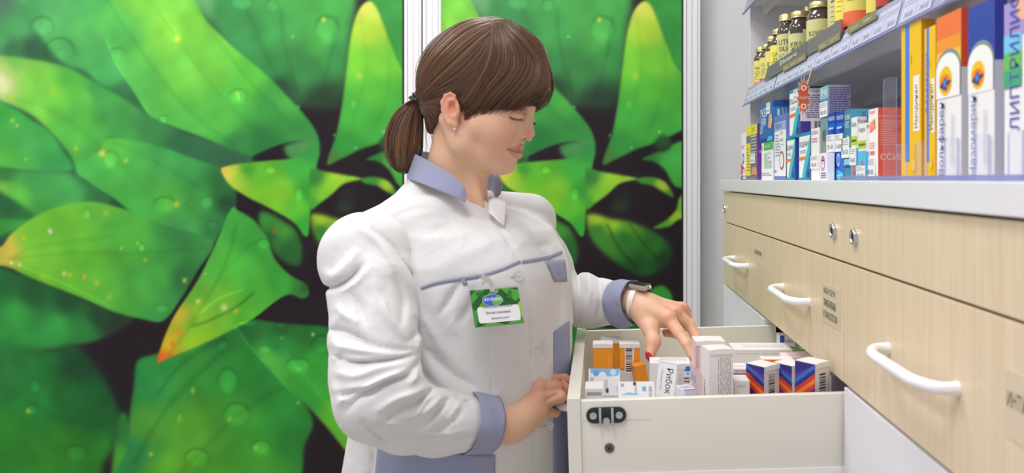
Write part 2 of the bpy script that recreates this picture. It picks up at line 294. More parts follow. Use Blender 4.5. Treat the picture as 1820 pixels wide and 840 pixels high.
def paint(X, Y):
    rng = np.random.RandomState(4)
    C = np.empty(X.shape+(3,)); C[:] = (38, 27, 37)
    for out, soft, cps in LEAVES:
        P = catmull(out, 5, True); d = poly_sdf(X, Y, P)
        a = 1/(1+np.exp(np.clip(d/(soft*.55), -30, 30))); a = np.where(a < .01, 0, a)
        sel = a > 0
        if not sel.any(): continue
        xs, ys = X[sel], Y[sel]; acc = np.zeros((len(xs), 3)); ws = np.zeros(len(xs))
        for cx, cy, c in cps:
            w = 1/(((xs-cx)**2+(ys-cy)**2)+60)**1.6; acc += w[:, None]*np.array(c); ws += w
        a_ = a[sel][:, None]; C[sel] = C[sel]*(1-a_)+acc/ws[:, None]*a_
    for pl, w, f in VEINS:
        P = catmull(pl, 6); d = np.full(X.shape, 1e9)
        for (ax, ay), (bx, by) in zip(P[:-1], P[1:]):
            ex, ey = bx-ax, by-ay; t = np.clip(((X-ax)*ex+(Y-ay)*ey)/(ex*ex+ey*ey+1e-9), 0, 1)
            d = np.minimum(d, (X-ax-ex*t)**2+(Y-ay-ey*t)**2)
        C *= 1+(f-1)*np.exp(-d/(2*w*w))[..., None]
    for x, y, rx, ry, f in DROPS:
        q = np.sqrt(((X-x)/rx)**2+((Y-y)/ry)**2)
        body = 1/(1+np.exp(np.clip((q-.85)*9, -30, 30))); rim = np.exp(-((q-1.0)/.14)**2)*np.clip((Y-y)/ry*-.6+.5, 0, 1)
        hl = np.exp(-(((X-x-.0*rx)/(.4*rx))**2+((Y-y-.35*ry)/(.4*ry))**2))
        C *= (1+(f-1)*.55*body-.14*rim+.08*(f > 1)*hl)[..., None]
    for x, y, r, c in SPECKS:
        a = np.exp(-(((X-x)/r)**2+((Y-y)/(r*1.15))**2)*1.1)[..., None]*.9; C = C*(1-a)+np.array(c)*a
    # soft out-of-focus mottling of the print
    for _ in range(60):
        sc_ = rng.choice([.03, .07]); kx, ky, ph = rng.normal(0, sc_), rng.normal(0, sc_), rng.uniform(0, 6.28)
        C *= (1+.006*np.sin(kx*X+ky*Y+ph))[..., None]
    C *= (1+.005*rng.standard_normal(X.shape))[..., None]
    m_ = C.mean(-1, keepdims=True); C = ((C-92)*1.07+86)*.95
    return np.clip(C, 4, 255)
mm = bpy.data.materials.new('printed_mural'); mm.use_nodes = True
_b = mm.node_tree.nodes['Principled BSDF']; _a = mm.node_tree.nodes.new('ShaderNodeVertexColor'); _a.layer_name = 'Col'
mm.node_tree.links.new(_a.outputs[0], _b.inputs['Base Color']); _b.inputs['Roughness'].default_value = .42; _b.inputs['Specular IOR Level'].default_value = .3
def mural(name, x0, x1, y0, y1, off, Y, parent, step=2.6):
    nx = int((x1-x0)/step)+1; ny = int((y1-y0)/step)+1
    gx = np.linspace(x0, x1, nx); gy = np.linspace(y0, y1, ny); X, Yp = np.meshgrid(gx, gy)
    C = paint((X-off).astype(np.float32), Yp.astype(np.float32))
    V = np.stack([(X-VX)*Y/FPX, np.full(X.shape, Y), ZC-(Yp-VY)*Y/FPX], -1).reshape(-1, 3)
    i = np.arange(nx*ny).reshape(ny, nx)
    F = np.stack([i[1:, :-1], i[1:, 1:], i[:-1, 1:], i[:-1, :-1]], -1).reshape(-1, 4)
    me = bpy.data.meshes.new(name); me.from_pydata(V.tolist(), [], F.tolist()); me.materials.append(mm)
    at = me.color_attributes.new('Col', 'FLOAT_COLOR', 'POINT')
    lin = srgb(C.reshape(-1, 3)); at.data.foreach_set('color', np.hstack([lin, np.ones((len(lin), 1))]).astype(np.float32).ravel())
    o = link(name, me); md = o.modifiers.new('thick', 'SOLIDIFY'); md.thickness = .004; md.offset = -1
    return relink(o, parent)
FRM = mat((236, 236, 240), .3); GASK = mat((22, 28, 24), .5)
def stile(px0, px1, Y0, d, parent, ribs):
    x0 = (px0-VX)*Y0/FPX; x1 = (px1-VX)*Y0/FPX; b = MB(); w = x1-x0
    b.box(x0, x1, Y0+.004, Y0+d, .02, 2.6, FRM)
    for a, c, h in ribs: b.box(x0+w*a, x0+w*c, Y0-h, Y0+.006, .02, 2.6, FRM, .0008)
    return relink(b.build('frame_stile'), parent)
ribs = [(0, .16, .004), (.2, .5, .001), (.56, .84, .002), (.88, 1, .005)]
YM = 2.56
def door(pm0, pm1, st, off, label):
    xc = (pm0-VX)*YM/FPX
    e = tag(empty('mural_sliding_door', (xc, YM+.02, 0)), label, 'sliding door', 'sliding doors printed with green leaves')
    mural('leaf_mural', pm0, pm1, -45, 1010, off, YM, e, 2.6 if off == 0 else 2.4)
    for a, b_ in st: stile(a, b_, YM-.012, .04, e, ribs)
    g = MB()
    for p, q in ((pm1-1.6, pm1+1.6),) if off == 0 else ((pm0-1.4, pm0+.6), (pm1-1.6, pm1+1.6)):
        g.box((p-VX)*YM/FPX, (q-VX)*YM/FPX, YM-.003, YM+.004, .02, 1.9, GASK)
    relink(g.build('rubber_gasket'), e)
    return e
door(-80, 717, [(719, 749)], 0, 'left sliding door with a close-up print of wet green leaves behind the woman')
door(783, 1213, [(752, 784), (1215, 1244)], 490, 'right sliding door, narrower, with the leaf print between the woman and the grey wall')
_b = MB(); _b.box((749-VX)*YM/FPX-.0, (752-VX)*YM/FPX, YM+.0, YM+.03, .02, 2.6, mat((120, 120, 130), .5)); tag(_b.build('trim_1'), kind='structure')
_b = MB(); _b.box(-2.2, .345, YM-.03, YM+.05, 0, .02, FRM); tag(_b.build('trim_2'), kind='structure')
_b = MB(); _b.box(-2.2, .345, YM-.03, YM+.05, 2.6, 2.66, FRM); tag(_b.build('trim_3'), kind='structure')
# ---------------------------------------------------------------- drawer cabinets, worktop
CX = .33                      # plane of the drawer fronts (x), the aisle is on -x
WOOD = bpy.data.materials.new('pale_wood'); WOOD.use_nodes = True
def _wood():
    nt = WOOD.node_tree; b = nt.nodes['Principled BSDF']
    tc = nt.nodes.new('ShaderNodeTexCoord'); mp = nt.nodes.new('ShaderNodeMapping'); mp.inputs['Scale'].default_value = (1, 60, 2.2)
    n = nt.nodes.new('ShaderNodeTexNoise'); n.inputs['Scale'].default_value = 2.2; n.inputs['Detail'].default_value = 8; n.inputs['Roughness'].default_value = .6
    r = nt.nodes.new('ShaderNodeValToRGB'); e = r.color_ramp.elements
    e[0].position = .3; e[0].color = (*srgb((217, 197, 167)), 1); e[1].position = .7; e[1].color = (*srgb((231, 213, 186)), 1)
    nt.links.new(tc.outputs['Object'], mp.inputs[0]); nt.links.new(mp.outputs[0], n.inputs[0]); nt.links.new(n.outputs[0], r.inputs[0])
    nt.links.new(r.outputs[0], b.inputs['Base Color']); b.inputs['Roughness'].default_value = .35
_wood()
WEDGE = mat((214, 200, 160), .5); WHITE = mat((228, 228, 236), .5); BODYW = mat((228, 226, 218), .35)
CREAM = mat((232, 230, 220), .35); HND = mat((244, 244, 248), .2); CHR = mat((205, 205, 210), .18, 1); DKM = mat((50, 64, 62), .35, .6)
SEAM = [2.08, 1.57, 1.06, .55, .04]
def zz(d): return ZC-d
def bow_handle(parent, x, y, z, L=.175, name='handle', out=.026):
    b = MB(); n = 22; P = []
    for i in range(n+1):
        t = i/n; s = math.sin(math.pi*t)
        P.append((x-.004-out*min(1, s*1.25)**.75, y+L/2*math.cos(math.pi*t), z))
    P = [(x+.001, y+L/2-.001, z)]+P[1:-1]+[(x+.001, y-L/2+.001, z)]
    rr = [.0062]*len(P); rr[0] = rr[-1] = .0072
    b.tube(P, rr, HND, 14)
    return relink(b.build(name), parent)
def lock(parent, x, y, z):
    b = MB(); M = Matrix.Rotation(-math.pi/2, 4, 'Y')
    b.lathe([(.0105, 0), (.0105, .0035), (.0095, .005), (.0075, .0052), (.007, .004), (.0001, .004)], CHR, 28, (x, y, z), M)
    b.box(x-.0052, x-.0044, y-.001, y+.001, z-.0045, z+.0045, mat((30, 30, 34), .4))
    return relink(b.build('lock'), parent)
TOP_L = zz(.002); TOPB = zz(.030)
names = ['the far drawer cabinet at the grey wall', 'middle drawer cabinet whose white bottom drawer stands open', 'near drawer cabinet with the large blurred bow handle']
cabs = []
for i in range(3):
    y1, y0 = SEAM[i], SEAM[i+1]
    lab = ['far pale wood drawer cabinet, the one nearest the grey wall', 'middle pale wood drawer cabinet, its white bottom drawer pulled open', 'near pale wood drawer cabinet with the biggest bow handle, cut off by the photo edge'][i]
    e = tag(empty('drawer_cabinet', (CX+.25, (y0+y1)/2, 0)), lab, 'drawer cabinet', 'pale wood drawer cabinets under the worktop'); cabs.append(e)
    b = MB(); g = .001
    b.box(CX+.02, .775, y0+g, y0+.016, .05, TOPB-.001, BODYW); b.box(CX+.02, .775, y1-.016, y1-g, .05, TOPB-.001, BODYW)
    b.box(.76, .775, y0+.016, y1-.016, .05, TOPB-.001, BODYW); b.box(CX+.02, .76, y0+.016, y1-.016, TOPB-.017, TOPB-.001, BODYW)
    b.box(CX+.02, .76, y0+.016, y1-.016, .05, .066, BODYW); b.box(CX+.05, .76, y0+.016, y1-.016, 0, .05, BODYW)
    b.box(CX+.02, .76, y0+.016, y1-.016, zz(.279), zz(.271), BODYW)
    relink(b.build('carcass'), e)
    b = MB(); b.box(CX, CX+.018, y0+.0012, y1-.0012, zz(.1105), TOPB-.003, WOOD, .0008); tp = relink(b.build('top_drawer_front'), e)
    if i == 0: lock(tp, CX, SEAM[0]-.03, zz(.077))
    if i == 1: lock(tp, CX, SEAM[2]+.042, zz(.0725))
    if i == 2: lock(tp, CX, SEAM[2]-.048, zz(.0745))
    b = MB(); b.box(CX, CX+.018, y0+.0012, y1-.0012, zz(.2735), zz(.1135), WOOD, .0008); b.box(CX+.02, CX+.40, y0+.03, y1-.03, zz(.262), zz(.14), BODYW)
    dr = relink(b.build('drawer'), e)
    bow_handle(dr, CX, (y0+y1)/2+.005, zz(.1925), .175)
    # paper label near the upper near corner of each front
    lb = MB(); LW = .075; lx = CX-.0006
    ytxt = y0+.018+LW
    pz = zz(.205) if i == 1 else zz(.16)
    lh = .052 if i == 1 else .03
    if i == 2: ytxt = .575+.06; pz = zz(.205); lh = .05
    if i == 0: pz = zz(.175)
    lb.box(lx, CX, ytxt-LW-.004, ytxt+.003, pz-.003, pz+lh+.002, mat((214, 200, 174), .4))
    p = Panel(lb, (lx, ytxt, pz), (0, -1, 0), (0, 0, 1), LW, lh)
    dk = (62, 58, 56)
    if i == 1:
        p.text('МАЗИ И СВЕЧИ,', .0, .72, .058, dk, hgt=.0105); p.text('ПРИМЕНЯЕМЫЕ', .0, .40, .060, dk, hgt=.0105); p.text('В ГИНЕКОЛОГИИ', .0, .08, .066, dk, hgt=.0105)
    elif i == 0: p.text('МАЗИ АНТИСЕПТИКИ', .0, .6, .068, dk, hgt=.009)
    else: p.text('ИНТИМНЫЕ', .0, .45, .062, dk, hgt=.013)
    relink(lb.build('paper_label'), dr)
    # the white lower fronts
    zt = zz(.2790)
    for k in range(3):
        za, zb_ = zt-.30*(k+1)+.002, zt-.30*k
        if za < .05: za = .052
        if i == 1 and k == 0: continue
        b = MB(); b.box(CX, CX+.018, y0+.0012, y1-.0012, za, zb_, WHITE, .0008); b.box(CX+.02, CX+.40, y0+.03, y1-.03, za+.02, zb_-.03, BODYW)
        d2 = relink(b.build('drawer'), e)
        bow_handle(d2, CX, (y0+y1)/2+.005, zb_-.097 if i else zb_-.088, .175)
        if i == 0 and k == 0:
            lb = MB(); lb.box(CX-.0006, CX, y0+.012, y0+.085, zt-.075, zt-.030, mat((196, 196, 206), .3))
            Panel(lb, (CX-.0006, y0+.08, zt-.06), (0, -1, 0), (0, 0, 1), .06, .03).text('ТАБЛЕТКИ', 0, .2, .05, dk, hgt=.01)
            relink(lb.build('paper_label'), d2)
# the open drawer of the middle cabinet: front panel at x = DX, slightly sagging
e = cabs[1]; DX = -.043; sag = math.radians(1.7)
y0, y1 = SEAM[2]+.004, SEAM[1]-.004
Md = Matrix.Translation((CX, 0, zz(.2895))) @ Matrix.Rotation(-sag, 4, 'Y') @ Matrix.Translation((-CX, 0, -zz(.2895)))
b = MB(); L0 = DX+.018; L1 = .40; zr = zz(.2895); zb_ = zz(.392)
b.box(L0, L1, y0, y0+.012, zb_, zr, CREAM, .001, Md); b.box(L0, L1, y1-.012, y1, zb_, zr, CREAM, .001, Md)
b.box(L1-.012, L1, y0+.012, y1-.012, zb_, zr, CREAM, .001, Md); b.box(L0, L1, y0+.001, y1-.001, zb_-.004, zb_, CREAM, 0, Md)
b.box(L0, L1, y0-.002, y0+.001, zb_-.004, zb_+.004, mat((240, 240, 240), .3), 0, Md)
# side screw, pencil line
b.lathe([(.0068, 0), (.0066, .0012), (.0001, .0016)], mat((112, 108, 106), .4, .4), 20, (0, 0, 0), Md @ Matrix.Translation((.0125, y0, zz(.3535))) @ Matrix.Rotation(math.pi/2, 4, 'X'))
for r_ in (0, math.pi/2):
    M2 = Md @ Matrix.Translation((.0125, y0-.0017, zz(.3535))) @ Matrix.Rotation(r_+.4, 4, 'Y')
    b.box(-.004, .004, -.0006, .0000, -.0006, .0006, mat((20, 22, 24), .5), 0, M2)
b.box(-.024, .07, y0-.0002, y0, zz(.3170), zz(.3166), mat((170, 170, 170), .6), 0, Md)
drw = relink(b.build('open_drawer'), e)
b = MB(); b.box(DX, DX+.018, SEAM[2]+.0015, SEAM[1]-.0015, zz(.565), zz(.2845), CREAM, .0012, Md); fr = relink(b.build('drawer_front'), drw) if False else relink(b.build('drawer_front'), e)
HZ = zz(.345); HY = 1.315
b = MB(); n = 22; P = []
for i in range(n+1):
    t = i/n; s = math.sin(math.pi*t); P.append((DX+.002-.030*min(1, s*1.25)**.75 if 0 < i < n else DX+.003, HY+.0875*math.cos(math.pi*t), HZ))
b.tube([Md @ Vector(p) for p in P], .0062, HND, 14); relink(b.build('handle'), fr)
# dark metal connector plate on the outside of the drawer's near side
b = MB(); cxp, czp = .0095, zz(.3085)
def yplate(pts, ya, yb, m):
    n = len(pts); vs = [Md @ Vector((x, ya, z)) for x, z in pts]+[Md @ Vector((x, yb, z)) for x, z in pts]
    b.add(vs, [list(range(n)), list(range(n, 2*n))[::-1]]+[[i, i+n, (i+1) % n+n, (i+1) % n] for i in range(n)], m)
def stad(cx, cz, hw, r, n=10):
    o = []
    for i in range(n+1): a = -math.pi/2+math.pi*i/n; o.append((cx+hw+r*math.cos(a), cz+r*math.sin(a)))
    for i in range(n+1): a = math.pi/2+math.pi*i/n; o.append((cx-hw+r*math.cos(a), cz+r*math.sin(a)))
    return o
yplate(stad(cxp, czp, .0165, .0105), y0-.0035, y0, DKM)
b.box(cxp-.010, cxp-.0065, y0-.009, y0-.003, czp-.0125, czp+.0105, CHR, .0006, Md); b.box(cxp+.0065, cxp+.010, y0-.009, y0-.003, czp-.0125, czp+.0105, CHR, .0006, Md)
b.box(cxp-.0065, cxp+.0065, y0-.0062, y0-.0035, czp+.002, czp+.0098, DKM, .0006, Md)
yplate(stad(cxp, czp-.0075, .0001, .0045), y0-.0045, y0-.0034, mat((190, 190, 185), .4))
for s_ in (-1, 1):
    b.lathe([(.0052, 0), (.0048, .0015), (.0022, .0018), (.0001, .0008)], CHR, 18, (0, 0, 0), Md @ Matrix.Translation((cxp+s_*.0175, y0-.0034, czp)) @ Matrix.Rotation(math.pi/2, 4, 'X'))
relink(b.build('connector_plate'), drw)

# worktop
b = MB(); b.box(CX-.006, .795, .04, 2.095, TOPB, TOP_L, mat((230, 230, 236), .25), .0015)
tag(b.build('worktop'), 'continuous white worktop with a thick edge running along all the drawer cabinets', 'worktop')

# ---------------------------------------------------------------- wall shelves above the worktop
SX = .372
SHM = mat((228, 228, 232), .35); ACR = mat((216, 220, 246), .06, spec=.5, alpha=.10); ACE = mat((140, 146, 206), .1, alpha=.72)
PRM = mat((170, 175, 206), .15, alpha=.72)
def shelf(zbot, label, low):
    e = tag(empty('wall_shelf', (.58, 1.1, zbot)), label, 'shelf', 'shelves over the worktop')
    b = MB(); b.box(SX+.024, .795, .12, 2.085, zbot+.020, zbot+.040, SHM, .001); relink(b.build('shelf_board'), e)
    b = MB(); b.box(SX+.06, SX+.072, .12, 2.085, zbot+.0, zbot+.02, SHM); b.box(.70, .72, .12, 2.085, zbot-.0, zbot+.02, SHM); relink(b.build('support_rail'), e)
    # tilted clear price rail with paper strips behind
    b = MB(); P0 = Vector((SX+.011, 2.085, zbot)); up = Vector((.012, 0, .046)); dn = Vector((0, -1, 0)); L = 1.95
    def q(a, bb, off): return P0+dn*a+up*bb+Vector((-off, 0, off*.25))
    b.add([q(0, 0, 0), q(L, 0, 0), q(L, 1, 0), q(0, 1, 0), q(0, 0, -.0025), q(L, 0, -.0025), q(L, 1, -.0025), q(0, 1, -.0025)], [[0, 1, 2, 3], [7, 6, 5, 4], [0, 4, 5, 1], [3, 2, 6, 7], [0, 3, 7, 4], [1, 5, 6, 2]], PRM)
    b.tube([P0+Vector((-.001, 0, 0)), P0+dn*L+Vector((-.001, 0, 0))], .0022, ACE, 8)
    rail = relink(b.build('price_rail'), e)
    if not low: return e
    b = MB(); pn = Panel(b, q(0, 0, .0006), dn, up.normalized(), L, up.length)
    r = random.Random(5); x = .02; tick = (190, 195, 220)
    while x < 1.5:
        w = r.uniform(.045, .06); n = r.choice((2, 3, 4))
        x1 = x+w*n
        pn.lay = 1; pn.rect(x/L, .10, x1/L, .80 if r.random() < .6 else .7, tick)
        for k in range(n):
            xa = x+w*k; pn.lay = 2; pn.lines((xa+.004)/L, .5, (xa+w*.9)/L, .68, 2, (150, 152, 165), .35, seed=int(x*900)+k)
            pn.lay = 2; pn.text(r.choice(['125-00', '98-50', '240-00', '76-30', '315-00', '54-90']), (xa+.012)/L, .18, .026, (128, 130, 148), hgt=.0075)
            if k: pn.lay = 3; pn.rect((xa-.0006)/L, .12, (xa+.0002)/L, .78, (170, 175, 190))
        x = x1+r.choice((.002, .012, .03))
    relink(b.build('price_slips'), rail)
    return e
sh = shelf(zz(-.193), 'shelf carrying the brown glass vitamin bottles, with a clear price rail along its edge', True)
sh2 = shelf(zz(-.436), 'topmost shelf, only the corner of its clear price rail shows at the photo top', False)
b = MB(); b.box(.780, .798, .12, 2.088, TOP_L, 2.05, SHM); b.box(SX+.03, .780, 2.0875, 2.0955, TOP_L+.0, 2.05, mat((228, 228, 232), .3))
tag(b.build('shelf_back_panel'), 'plain light grey back and end panel of the shelving on the worktop', 'shelving panel')
# grey header cards with brown strips standing in the price rail
SHT = zz(-.233)
def card(Ya, Yb, h, label, words, strips, col=(112, 100, 116), taper=0, strip_only=False):
    b = MB(); X = SX+.016; z0 = SHT-.004; L = Ya-Yb
    m = mat(col, .35)
    def slab(a0, a1, b0, b1, m, off=0, tp=0):
        v = [(X-off, Ya-a0, z0+b0), (X-off, Ya-a1, z0+b0), (X-off, Ya-a1, z0+b1), (X-off, Ya-a0-tp, z0+b1)]
        v += [(x+.0008, y, z) for x, y, z in v]
        b.add(v, [[0, 1, 2, 3], [7, 6, 5, 4], [0, 4, 5, 1], [3, 2, 6, 7], [0, 3, 7, 4], [1, 5, 6, 2]], m)
    if not strip_only: slab(0, L, 0, h, m, 0, taper)
    for s0, s1, txts in strips:
        slab(s0, s1, -.005, .0075, mat((142, 132, 100), .4), .0011)
        p = Panel(b, (X-.0012, Ya-s0, z0-.006), (0, -1, 0), (0, 0, 1), s1-s0, .013)
        for k, t in enumerate(txts): p.lay = 1; p.text(t, (k+.18)/len(txts), .35, (s1-s0)/len(txts)*.55, (232, 228, 215), hgt=.0045)
    o = MB()
    if words:
        p = Panel(b, (X, Ya, z0), (0, -1, 0), (0, 0, 1), L, h)
        p.text(words, .50, .50, L*.30, (238, 238, 240), hgt=.0085)
        for k in range(6):
            a = k*math.pi/3; p.lay = 2; p.disc(.455+.010*math.cos(a), .68+.13*math.sin(a), .009, (238, 238, 240), .09)
        p.rect(.453, .40, .457, .62, (238, 238, 240))
    return tag(b.build('header_card'), label, 'shelf card')
def Yx(px, X): return FPX*X/(px-VX)
XC = SX+.016
card(Yx(1357, XC), Yx(1434, XC), .027, 'dark grey header card reading Витамины, standing before the small bottles', 'Витамины', [(Yx(1357, XC)-Yx(1392, XC), Yx(1357, XC)-Yx(1433, XC), ['Бад', 'Магний', 'Железо'])], taper=.05)
card(Yx(1434.6, XC), Yx(1495, XC), .027, 'second dark grey header card without words, right after the one with a title', None, [(Yx(1434.6, XC)-Yx(1455, XC), Yx(1434.6, XC)-Yx(1494, XC), ['Омега', 'Цинк'])], (120, 108, 124), 0)
card(Yx(1508, XC), Yx(1558, XC), .02, 'brown label strip in the price rail below the vitamin D3 bottle', None, [(0, Yx(1508, XC)-Yx(1558, XC), ['Кальций', 'Витамин'])], strip_only=True)
# ---------------------------------------------------------------- brown glass bottles on the shelf
GLS = mat((78, 62, 60), .08, spec=.6, alpha=.92, coat=.6); GOLD = mat((204, 188, 132), .32, .7); YEL = (226, 214, 126); YG = (208, 206, 146)
def bottle(E, D, H, back, label, texts, yel=YEL, band=None, lab=(.10, .62), cls='g'):
    r = D/2; X = SX+.026+r+back; Y = FPX*(X-r)/(E-VX)
    if H > 1: H = (VY-(H-1000))*(Y)/FPX-.233
    e = tag(empty('glass_bottle', (X, Y, zz(-.233))), label, 'bottle', 'vitamin bottles on the shelf')
    b = MB(); b.lathe([(r*.9, 0), (r, .004), (r, H*.70), (r*.93, H*.77), (r*.72, H*.84), (r*.66, H*.88), (r*.66, H*.9)], GLS, 36); relink_local(b.build('bottle_body'), e)
    b = MB(); c = r*.80
    b.lathe([(c*1.02, H*.885), (c*1.05, H*.89), (c*1.02, H*.905), (c*.99, H*.91), (c*1.0, H*.985), (c*.94, H), (c*.5, H*.998), (.0002, H*.996)], GOLD, 36); relink_local(b.build('cap'), e)
    # wrap-around paper label with lettering bent round the glass
    b = MB(); ym = mat(yel, .4); z0, z1 = H*lab[0], H*lab[1]; rr = r+.0004
    def wrap(a0, a1, za, zb, m, k=1, n=20):
        q = rr+k*.00015; vs = []; fs = []
        for i in range(n+1):
            a = math.radians(a0+(a1-a0)*i/n); vs += [(q*math.cos(a), q*math.sin(a), za), (q*math.cos(a), q*math.sin(a), zb)]
        for i in range(n): fs.append([2*i, 2*i+2, 2*i+3, 2*i+1])
        b.add(vs, fs, m, True)
    wrap(90, 390, z0, z1, ym, 0, 48)
    if band: wrap(90, 390, z0, z0+(z1-z0)*.13, mat(band, .4), 1, 48)
    def wtext(st, a0, z, wid, h, c):
        vs, fs = text_geo(st); lo = vs.min(0); ex = vs.max(0)-lo
        out = []
        for x, y in vs:
            a = math.radians(a0)+((x-lo[0])/ex[0]*wid)/rr; out.append(((rr+.0006)*math.cos(a), (rr+.0006)*math.sin(a), z+(y-lo[1])/ex[1]*h))
        b.add(out, fs, mat(c))
    for st, a0, fz, wid, h in texts: wtext(st, a0, z0+(z1-z0)*fz, wid, h, (62, 72, 44))
    rn = random.Random(int(E))
    for k in range(5):
        z = z0+(z1-z0)*(.22+.05*k); a = rn.uniform(196, 204); wrap(a, a+rn.uniform(20, 42), z, z+.0009, mat((120, 124, 70)), 2, 6)
    for k in range(6): wrap(292+k*3.2, 293.2+k*3.2, z0+(z1-z0)*.25, z0+(z1-z0)*rn.uniform(.6, .8), mat((130, 130, 80)), 2, 2)
    relink_local(b.build('paper_label'), e)
    return e
def relink_local(o, e): o.parent = e; return o
BT = [
 (1340, .046, 1085, 0, 'small vitamin bottle at the far left end of the row, orange band on its label', [('MAGN', 205, .62, .034, .008), ('CITR', 208, .45, .03, .007)], YEL, (238, 132, 70)),
 (1350.5, .046, 1080, 0, 'small vitamin bottle, second from the far end, with a red band', [('CALC', 205, .62, .032, .008), ('CITRATE', 208, .45, .04, .006)], YEL, (205, 60, 62)),
 (1360, .040, 1066, 0, 'vitamin bottle third from the far end, with a tall pale gold cap', [('ER', 215, .45, .014, .009)], YEL, None),
 (1369, .050, 1053, 0, 'vitamin bottle with a bright yellow label reading CALCIUM, fourth from the far end', [('CALCIUM', 208, .62, .046, .009), ('ZINC', 212, .45, .03, .008)], (238, 226, 96), None),
 (1381.5, .046, 1027, 0, 'large jar with a gold cap, first tall one from the far end', [('LITHIUM', 205, .70, .052, .011), ('SILICA', 207, .52, .04, .010)], YG, None),
 (1397.5, .036, 1042, .050, 'narrow bottle peeping out between two large gold-capped jars', [('GARLIC', 215, .55, .034, .008), ('MINT', 218, .38, .024, .008)], (238, 226, 100), None),
 (1402, .048, 1022, 0, 'large gold-capped jar with a dark green stripe across its label', [('KRILL', 205, .5, .035, .009), ('X3', 208, .36, .016, .009)], YG, None),
 (1425, .040, 1012, .06, 'slim bottle behind the jar reading FLOWER OIL', [('MG', 210, .6, .02, .009), ('5 HTP 50', 205, .42, .03, .008)], YG, None),
 (1434, .052, 1005, 0, 'brown jar with a broad gold cap reading FLOWER OIL', [('FLOWER OIL', 203, .50, .046, .009), ('AND D', 205, .28, .022, .006)], YG, None),
 (1472, .046, .235, .02, 'tall jar reading PSYLLIUM FIBRE, its cap outside the photo', [('PSYLLIUM', 200, .72, .052, .013), ('FIBRE', 204, .57, .038, .013), ('500 MG', 206, .42, .038, .013)], YG, None),
 (1484.5, .042, .215, 0, 'jar behind the fibre jar, dark glass over a yellow label ending in UNA', [('LUNA', 232, .66, .040, .009), ('20 mg', 236, .42, .034, .010)], (240, 226, 100), (205, 50, 60)),
 (1500.5, .046, .245, 0, 'tall bottle reading VITAMIN D3 with an orange band at its foot', [('VITAMIN D3', 200, .50, .062, .010), ('1000 IU', 205, .36, .034, .009)], (232, 220, 108), (238, 112, 70)),
 (1541, .042, .240, 0, 'tall bottle reading VITAMIN C beside the vitamin D3 bottle', [('VITAMIN C', 203, .44, .052, .007)], (232, 218, 104), None),
 (1558.5, .040, .24, 0, 'pale labelled bottle with a dark oval badge, second from the near end', [('BIOTIN', 205, .6, .04, .009)], YG, (190, 60, 60)),
 (1580, .040, .24, 0, 'bottle nearest the viewer on the shelf, mostly outside the photo', [('OMEGA', 205, .6, .04, .009)], YG, (190, 60, 60)),
]
for i, (E, D, H, bk, lb, tx, yl, bd) in enumerate(BT):
    o = bottle(E, D, H, bk, lb, tx, yl, bd, (.06, .66) if i < 9 else (.05, .8)); H = .15 if H > 1 else H
    if i in (6, 13):
        b = MB(); r = D/2+.0012; vs = []; fs = []; za = H*(.46 if i == 6 else .28)
        for k in range(13):
            a = math.radians(200+k*5.5); vs += [(r*math.cos(a), r*math.sin(a), za), (r*math.cos(a), r*math.sin(a), za+.009)]
        for k in range(12): fs.append([2*k, 2*k+2, 2*k+3, 2*k+1])
        b.add(vs, fs, mat((46, 66, 50)), True); relink_local(b.build('label_stripe'), o)

# ---------------------------------------------------------------- cartons
def carton(name, label, cat, group, loc, dims, rz=0, base=(240, 240, 242), tilt=None, flap=True):
    """dims = (depth x, width y, height z); returns (empty-or-mesh builder, panels L (-x face), F (-y face), T (top))"""
    dx, dy, dz = dims; b = MB(); m = mat(base, .4)
    b.box(-dx/2, dx/2, -dy/2, dy/2, 0, dz, m, .0006)
    L = Panel(b, (-dx/2, dy/2, 0), (0, -1, 0), (0, 0, 1), dy, dz)
    F = Panel(b, (-dx/2, -dy/2, 0), (1, 0, 0), (0, 0, 1), dx, dz)
    T = Panel(b, (-dx/2, -dy/2, dz), (1, 0, 0), (0, 1, 0), dx, dy)
    b.meta = (name, label, cat, group, Vector(loc), rz, tilt)
    return b, L, F, T
def done(b, extra=None):
    name, label, cat, group, loc, rz, tilt = b.meta
    o = b.build(name); R = Matrix.Rotation(math.radians(rz), 4, 'Z')
    if tilt: R = R @ Matrix.Rotation(math.radians(tilt[1]), 4, tilt[0])
    o.matrix_world = Matrix.Translation(loc) @ R
    tag(o, label, cat, group)
    for nm, mb in (extra or []):
        c = mb.build(nm); c.parent = o
    return o
def price_tag(L, a0, b0, a1, b1, txt='145-00', F=False):
    """small white price ticket standing off a carton's face"""
    mb = MB(); p = Panel(mb, L.O+L.n*.0016, L.u, L.v, L.w, L.h)
    for k in (0, 1):
        pass
    pts = [(a0, b0), (a1, b0), (a1, b1), (a0, b1)]
    A = [p.O+p.u*(a*p.w)+p.v*(c*p.h) for a, c in pts]; Bk = [q-p.n*.0012 for q in A]
    mb.add(A+Bk, [[0, 1, 2, 3], [7, 6, 5, 4], [0, 4, 5, 1], [3, 2, 6, 7], [0, 3, 7, 4], [1, 5, 6, 2]], mat((244, 244, 246), .35))
    w = (a1-a0)*p.w; h = (b1-b0)*p.h
    p.lay = 1; p.lines(a0+(a1-a0)*.08, b1-(b1-b0)*.38, a1-(a1-a0)*.08, b1-(b1-b0)*.06, 3, (120, 120, 130), .35, seed=int(a0*97+b0*31))
    p.lay = 1; p.text(txt, a0+(a1-a0)*.12, b0+(b1-b0)*.16, w*.75, (62, 62, 70), hgt=h*.26)
    return mb
CT = TOP_L
